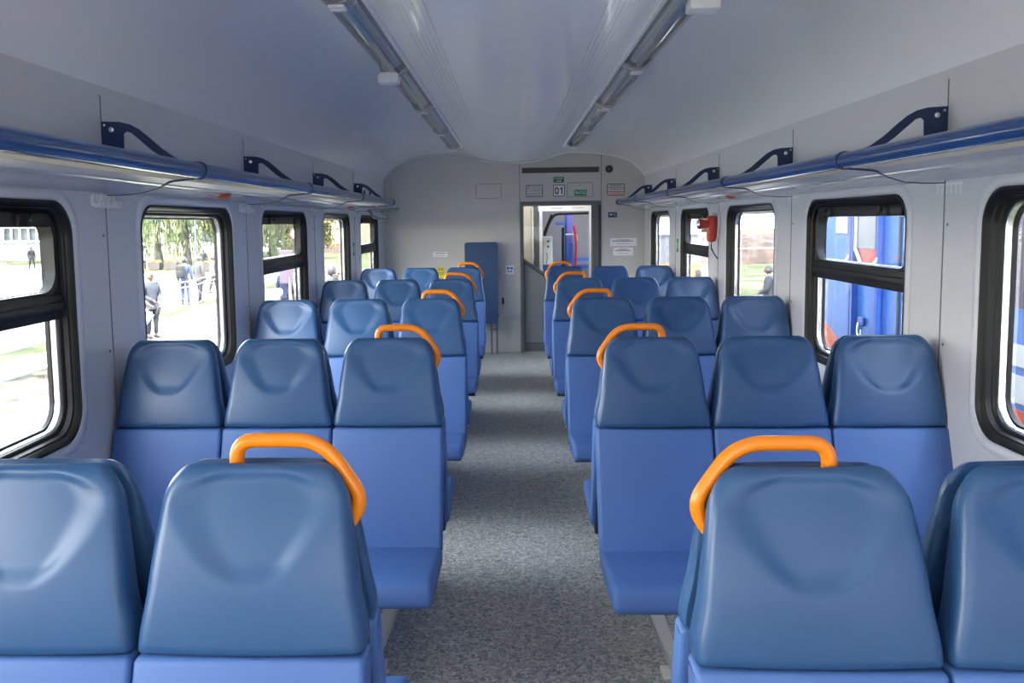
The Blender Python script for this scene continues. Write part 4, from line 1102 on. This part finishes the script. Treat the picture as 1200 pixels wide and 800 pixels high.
t = thing('yellow_building', 'pale yellow building far beyond the mound at right', 'building', (24.3, 112, GROUND))
bm = NB(); add_box(bm, (0, 5, 4), (9, 10, 8)); obj('wall', bm, mat('yellow_wall', (.5, .42, .22), .8), t)
bm = NB()
for i in range(3):
    for j in range(2): add_box(bm, (-3 + i * 3, -.02, 2.5 + 3 * j), (1.2, .06, 1.6))
obj('window', bm, M_PANE, t)
bm = NB(); add_box(bm, (0, 5, 8.2), (9.6, 10.6, .4)); obj('roof', bm, M_GREYM, t)
# dirt mound
bm = NB(); nx, ny = 60, 30; g = []
for j in range(ny + 1):
    r_ = []
    for i in range(nx + 1):
        u, v = i / nx, j / ny
        hh_ = 2.9 * math.sin(PI * v) ** .7 * (math.sin(PI * u) ** .5) * (.8 + .25 * math.sin(u * 9 + 1) + .12 * math.sin(u * 31 + v * 7)) + random.uniform(-.10, .10)
        r_.append(bm.verts.new((u * 32, v * 14, max(-.05, hh_ if 0 < i < nx and 0 < j < ny else -.05))))
    g.append(r_)
for j in range(ny):
    for i in range(nx): bm.faces.new((g[j][i], g[j][i + 1], g[j + 1][i + 1], g[j + 1][i]))
o = obj('dirt_mound', bm, mat('rubble_brown', (.135, .078, .052), .9, noise=(1.6, .7))); o.location = (10.5, 59, GROUND); tag(o, 'long mound of brown dirt and rubble outside the third right window', 'dirt mound')
bm = NB(); add_tube(bm, [(10, 58.2, GZ + 1.05), (40, 58.5, GZ + 1.05)], .05, 6)
o = obj('barrier_rope', bm, M_PAPER); tag(o, 'thin white line strung in front of the dirt mound', 'line')

# ------------------------------------------------------------------ outside: trains on the next track
ES = .55
M_TBLUE = mat('train_blue', (0.055, 0.20, 0.62), .3, coat=.2)
M_TBLUED = mat('train_blue_dark', (0.02, 0.07, 0.40), .3, coat=.3)
M_TRED = mat('train_red', (0.80, 0.10, 0.06), .3, coat=.3)
M_TGREY = mat('train_grey', (0.35, 0.36, 0.36), .4, noise=(3, .15))
M_TWHITE = mat('train_white', (0.80, 0.80, 0.82), .3)
BX = 3.42
t = thing('blue_railcar', 'blue railcar with white and red stripes on the next track at right', 'train', (BX, 0, 0))
yA, yZ = -4.0, 10.0
bm = NB(); add_box(bm, (1.4, (yA + yZ) / 2, 1.2), (2.8, yZ - yA, 3.6)); add_prism(bm, [(0, 3.0), (.4, 3.25), (1.4, 3.35), (2.4, 3.25), (2.8, 3.0)], 'y', yA, yZ); obj('body', bm, M_TBLUE, t)
bm = NB()
for z0, z1 in ((.65, .80), (.40, .59)): add_box(bm, (-.004, 1.7, (z0 + z1) / 2), (.008, 11.4, z1 - z0))
obj('white_stripe', bm, M_TWHITE, t)
bm = NB(); add_box(bm, (-.004, 3.0, .31), (.008, 14.0, .085)); add_prism(bm, [(9.0, .36), (10.0, .36), (10.0, .62), (9.55, .56)], 'x', -.007, .0); obj('red_stripe', bm, M_TRED, t)
for i in range(4):
    bm = NB(); add_prism(bm, rr(-2.0 + i * 2.35, 1.55, .95, .50, .1, 4), 'x', -.012, .0); obj('window', bm, mat('train_window', (.12, .09, .12), .15), t)
bm = NB(); add_box(bm, (-.006, 7.55, 1.52), (.012, .14, .30)); add_box(bm, (-.006, 7.55, 1.98), (.012, .14, .40)); add_box(bm, (-.006, 7.55, 1.10), (.012, .14, .22)); add_box(bm, (-.006, 7.55, .78), (.012, .14, .30)); add_prism(bm, [(7.66, 1.68), (7.86, 1.68), (7.80, 1.84), (7.66, 1.84)], 'x', -.012, 0)
obj('white_block', bm, M_TWHITE, t)
bm = NB(); add_box(bm, (-.006, 9.05, 1.60), (.012, .30, .17)); obj('white_square', bm, M_TWHITE, t)
bm = NB(); add_box(bm, (-.01, 7.70, 1.2), (.02, .015, 3.4)); obj('pipe', bm, M_BARK, t)
for y in (8.06, 8.64, 8.70):
    bm = NB(); add_box(bm, (-.03, y, 1.2), (.06, .045, 3.4)); obj('rib', bm, M_TBLUED, t)
bm = NB(); add_box(bm, (-.012, 8.38, 2.05), (.03, .40, 1.35)); obj('grey_panel', bm, M_TGREY, t)
bm = NB(); add_prism(bm, [(8.18, 1.38), (8.58, 1.38), (8.40, 1.14), (8.18, 1.10)], 'x', -.02, 0); obj('red_panel', bm, M_TRED, t)
bm = NB(); add_tube(bm, [(-.04, 8.60, 2.6), (-.04, 8.60, 1.36), (-.04, 8.36, 1.12)], .018, 8); obj('white_pipe', bm, M_TWHITE, t)
for y in (8.72, 8.05):
    bm = NB(); add_tube(bm, [(-.05, y + .10, 1.16), (-.10, y + .03, 1.20), (-.05, y, 1.30)], .012, 8); obj('grab_iron', bm, M_TWHITE, t)
bm = NB(); add_rbox(bm, (-.015, 8.47, .66), (.03, .12, .09), .01); h = obj('door_handle', bm, M_TBLUED, t)
bm = NB(); add_tube(bm, round_path([(-.04, 8.50, .64), (-.06, 8.47, .54), (-.05, 8.41, .50), (-.04, 8.42, .58)], .03, 4), .009, 8); obj('grip', bm, M_SILVER, h)
bm = NB(); add_box(bm, (1.4, 3, -.75), (2.4, 12.5, .7)); obj('underframe', bm, M_DARK, t)
for y in (-2, 0.2, 6.0, 8.2):
    bm = NB(); add_lathe(bm, [(.46, 0), (.46, .12), (.40, .13)], (.5, y, -.9), 'x', 20); obj('wheel', bm, M_DARK, t)
t = thing('locomotive', 'distant dark grey locomotive front with orange nose outside the last right window', 'train', (4.85, 29.0, 0))
bm = NB(); add_prism(bm, [(-1.5, -.9), (1.5, -.9), (1.5, 2.3), (1.1, 2.7), (-1.1, 2.7), (-1.5, 2.3)], 'y', 0, 12); obj('body', bm, mat('loco_grey', (.10, .11, .13), .4), t)
bm = NB(); add_box(bm, (0, -.03, -.15), (3.0, .06, .7)); obj('orange_nose', bm, mat('loco_orange', (.75, .15, .04), .4), t)
bm = NB(); add_box(bm, (0, -.03, 1.72), (2.5, .06, .75)); obj('windscreen', bm, mat('loco_glass', (.35, .45, .55), .1), t)
bm = NB(); add_box(bm, (0, -.04, 1.26), (2.8, .08, .16)); obj('white_band', bm, M_TWHITE, t)
for x in (-1.0, 1.0):
    bm = NB(); add_lathe(bm, [(.15, 0), (.15, -.07), (.11, -.09)], (x * .55, -.02, .48), 'y', 16); obj('headlight', bm, M_PAPER, t)
bm = NB(); add_box(bm, (0, 5, -1.1), (2.2, 10, .55)); obj('underframe', bm, M_DARK, t)

# ------------------------------------------------------------------ light
w = D.worlds.new('sky'); bpy.context.scene.world = w; w.use_nodes = True
nt = w.node_tree; bg = nt.nodes['Background']
tc = nt.nodes.new('ShaderNodeTexCoord'); sx = nt.nodes.new('ShaderNodeSeparateXYZ'); nt.links.new(tc.outputs['Generated'], sx.inputs[0])
rp = nt.nodes.new('ShaderNodeValToRGB'); cr = rp.color_ramp
cr.elements[0].position = 0.0; cr.elements[0].color = (1.0, 0.98, 0.95, 1)
cr.elements[1].position = .7; cr.elements[1].color = (.72, .84, 1.0, 1)
e = cr.elements.new(.2); e.color = (.92, .96, 1.0, 1)
nt.links.new(sx.outputs['Z'], rp.inputs['Fac']); mr = nt.nodes.new('ShaderNodeMapRange'); mr.inputs[1].default_value = -.7; mr.inputs[2].default_value = .7
nt.links.new(sx.outputs['X'], mr.inputs[0])
tint = nt.nodes.new('ShaderNodeMix'); tint.data_type = 'RGBA'; tint.inputs[6].default_value = (1.0, .96, .90, 1); tint.inputs[7].default_value = (.84, .88, 1.0, 1)
nt.links.new(mr.outputs[0], tint.inputs[0])
mul = nt.nodes.new('ShaderNodeMix'); mul.data_type = 'RGBA'; mul.blend_type = 'MULTIPLY'; mul.inputs[0].default_value = 1
nt.links.new(rp.outputs['Color'], mul.inputs[6]); nt.links.new(tint.outputs[2], mul.inputs[7]); nt.links.new(mul.outputs[2], bg.inputs['Color'])
bg.inputs['Strength'].default_value = 23.0
def sun(name, direction, strength, angle, col):
    L = D.lights.new(name, 'SUN'); L.energy = strength; L.angle = math.radians(angle); L.color = col
    o = D.objects.new(name, L); C.objects.link(o); o.rotation_euler = Vector(direction).to_track_quat('-Z', 'Y').to_euler(); o.location = (0, -5, 20)
sun('sun', (0.0, .8, -1.25), 40.0, 1.0, (1, .95, .86))
def area(name, loc, size, power, direction, col=(1, 1, 1)):
    L = D.lights.new(name, 'AREA'); L.shape = 'RECTANGLE'; L.size, L.size_y = size; L.energy = power; L.color = col
    o = D.objects.new(name, L); C.objects.link(o); o.location = loc; o.rotation_euler = Vector(direction).to_track_quat('-Z', 'Y').to_euler()
area('rear_fill', (0, -2.6, 2.3), (2.4, .8), 5, (0, 1, -.35))  # added fill light behind the camera, no fixture of the saloon
area('bounce_fill', (0, -1.0, 1.3), (1.6, 1.2), 55, (0, .45, 1), (1, .97, .93))  # added light aimed upward to brighten the ceiling, no fixture here
area('vestibule_fill', (.6, 11.7, 2.36), (.6, .3), 14, (0, 0, -1))  # unseen light added to brighten the vestibule
area('far_fill', (.9, 13.0, 2.36), (.8, .4), 14, (0, .1, -1))  # likewise added, lights the compartment past the inner doorway

# ------------------------------------------------------------------ camera
cam = D.cameras.new('camera'); co = D.objects.new('camera', cam); C.objects.link(co)
cam.sensor_width = 36; cam.lens = 30.0; cam.clip_start = .05; cam.clip_end = 800
cam.shift_x = (600 - 563.764) / 1200; cam.shift_y = -(400 - 354.253) / 1200
yaw, tilt, roll = 0.036891, 0.093592, 0.013427
R = Matrix.Rotation(yaw, 3, 'Z') @ Matrix.Rotation(-tilt, 3, 'X') @ Matrix.Rotation(roll, 3, 'Y')
right, fwd, up = R.col[0], R.col[1], R.col[2]
M4 = Matrix((right, up, -fwd)).transposed().to_4x4(); M4.translation = (-.0243, 0, 1.67726)
co.matrix_world = M4
sc = bpy.context.scene; sc.camera = co
sc.view_settings.view_transform = 'Standard'; sc.view_settings.look = 'None'
sc.view_settings.exposure = 0.0
try:
    sc.cycles.use_denoising = True; sc.cycles.denoiser = 'OPENIMAGEDENOISE'
    sc.cycles.max_bounces = 12; sc.cycles.diffuse_bounces = 6; sc.cycles.transparent_max_bounces = 16
    sc.cycles.sample_clamp_indirect = 8
except Exception as ex: print(ex)
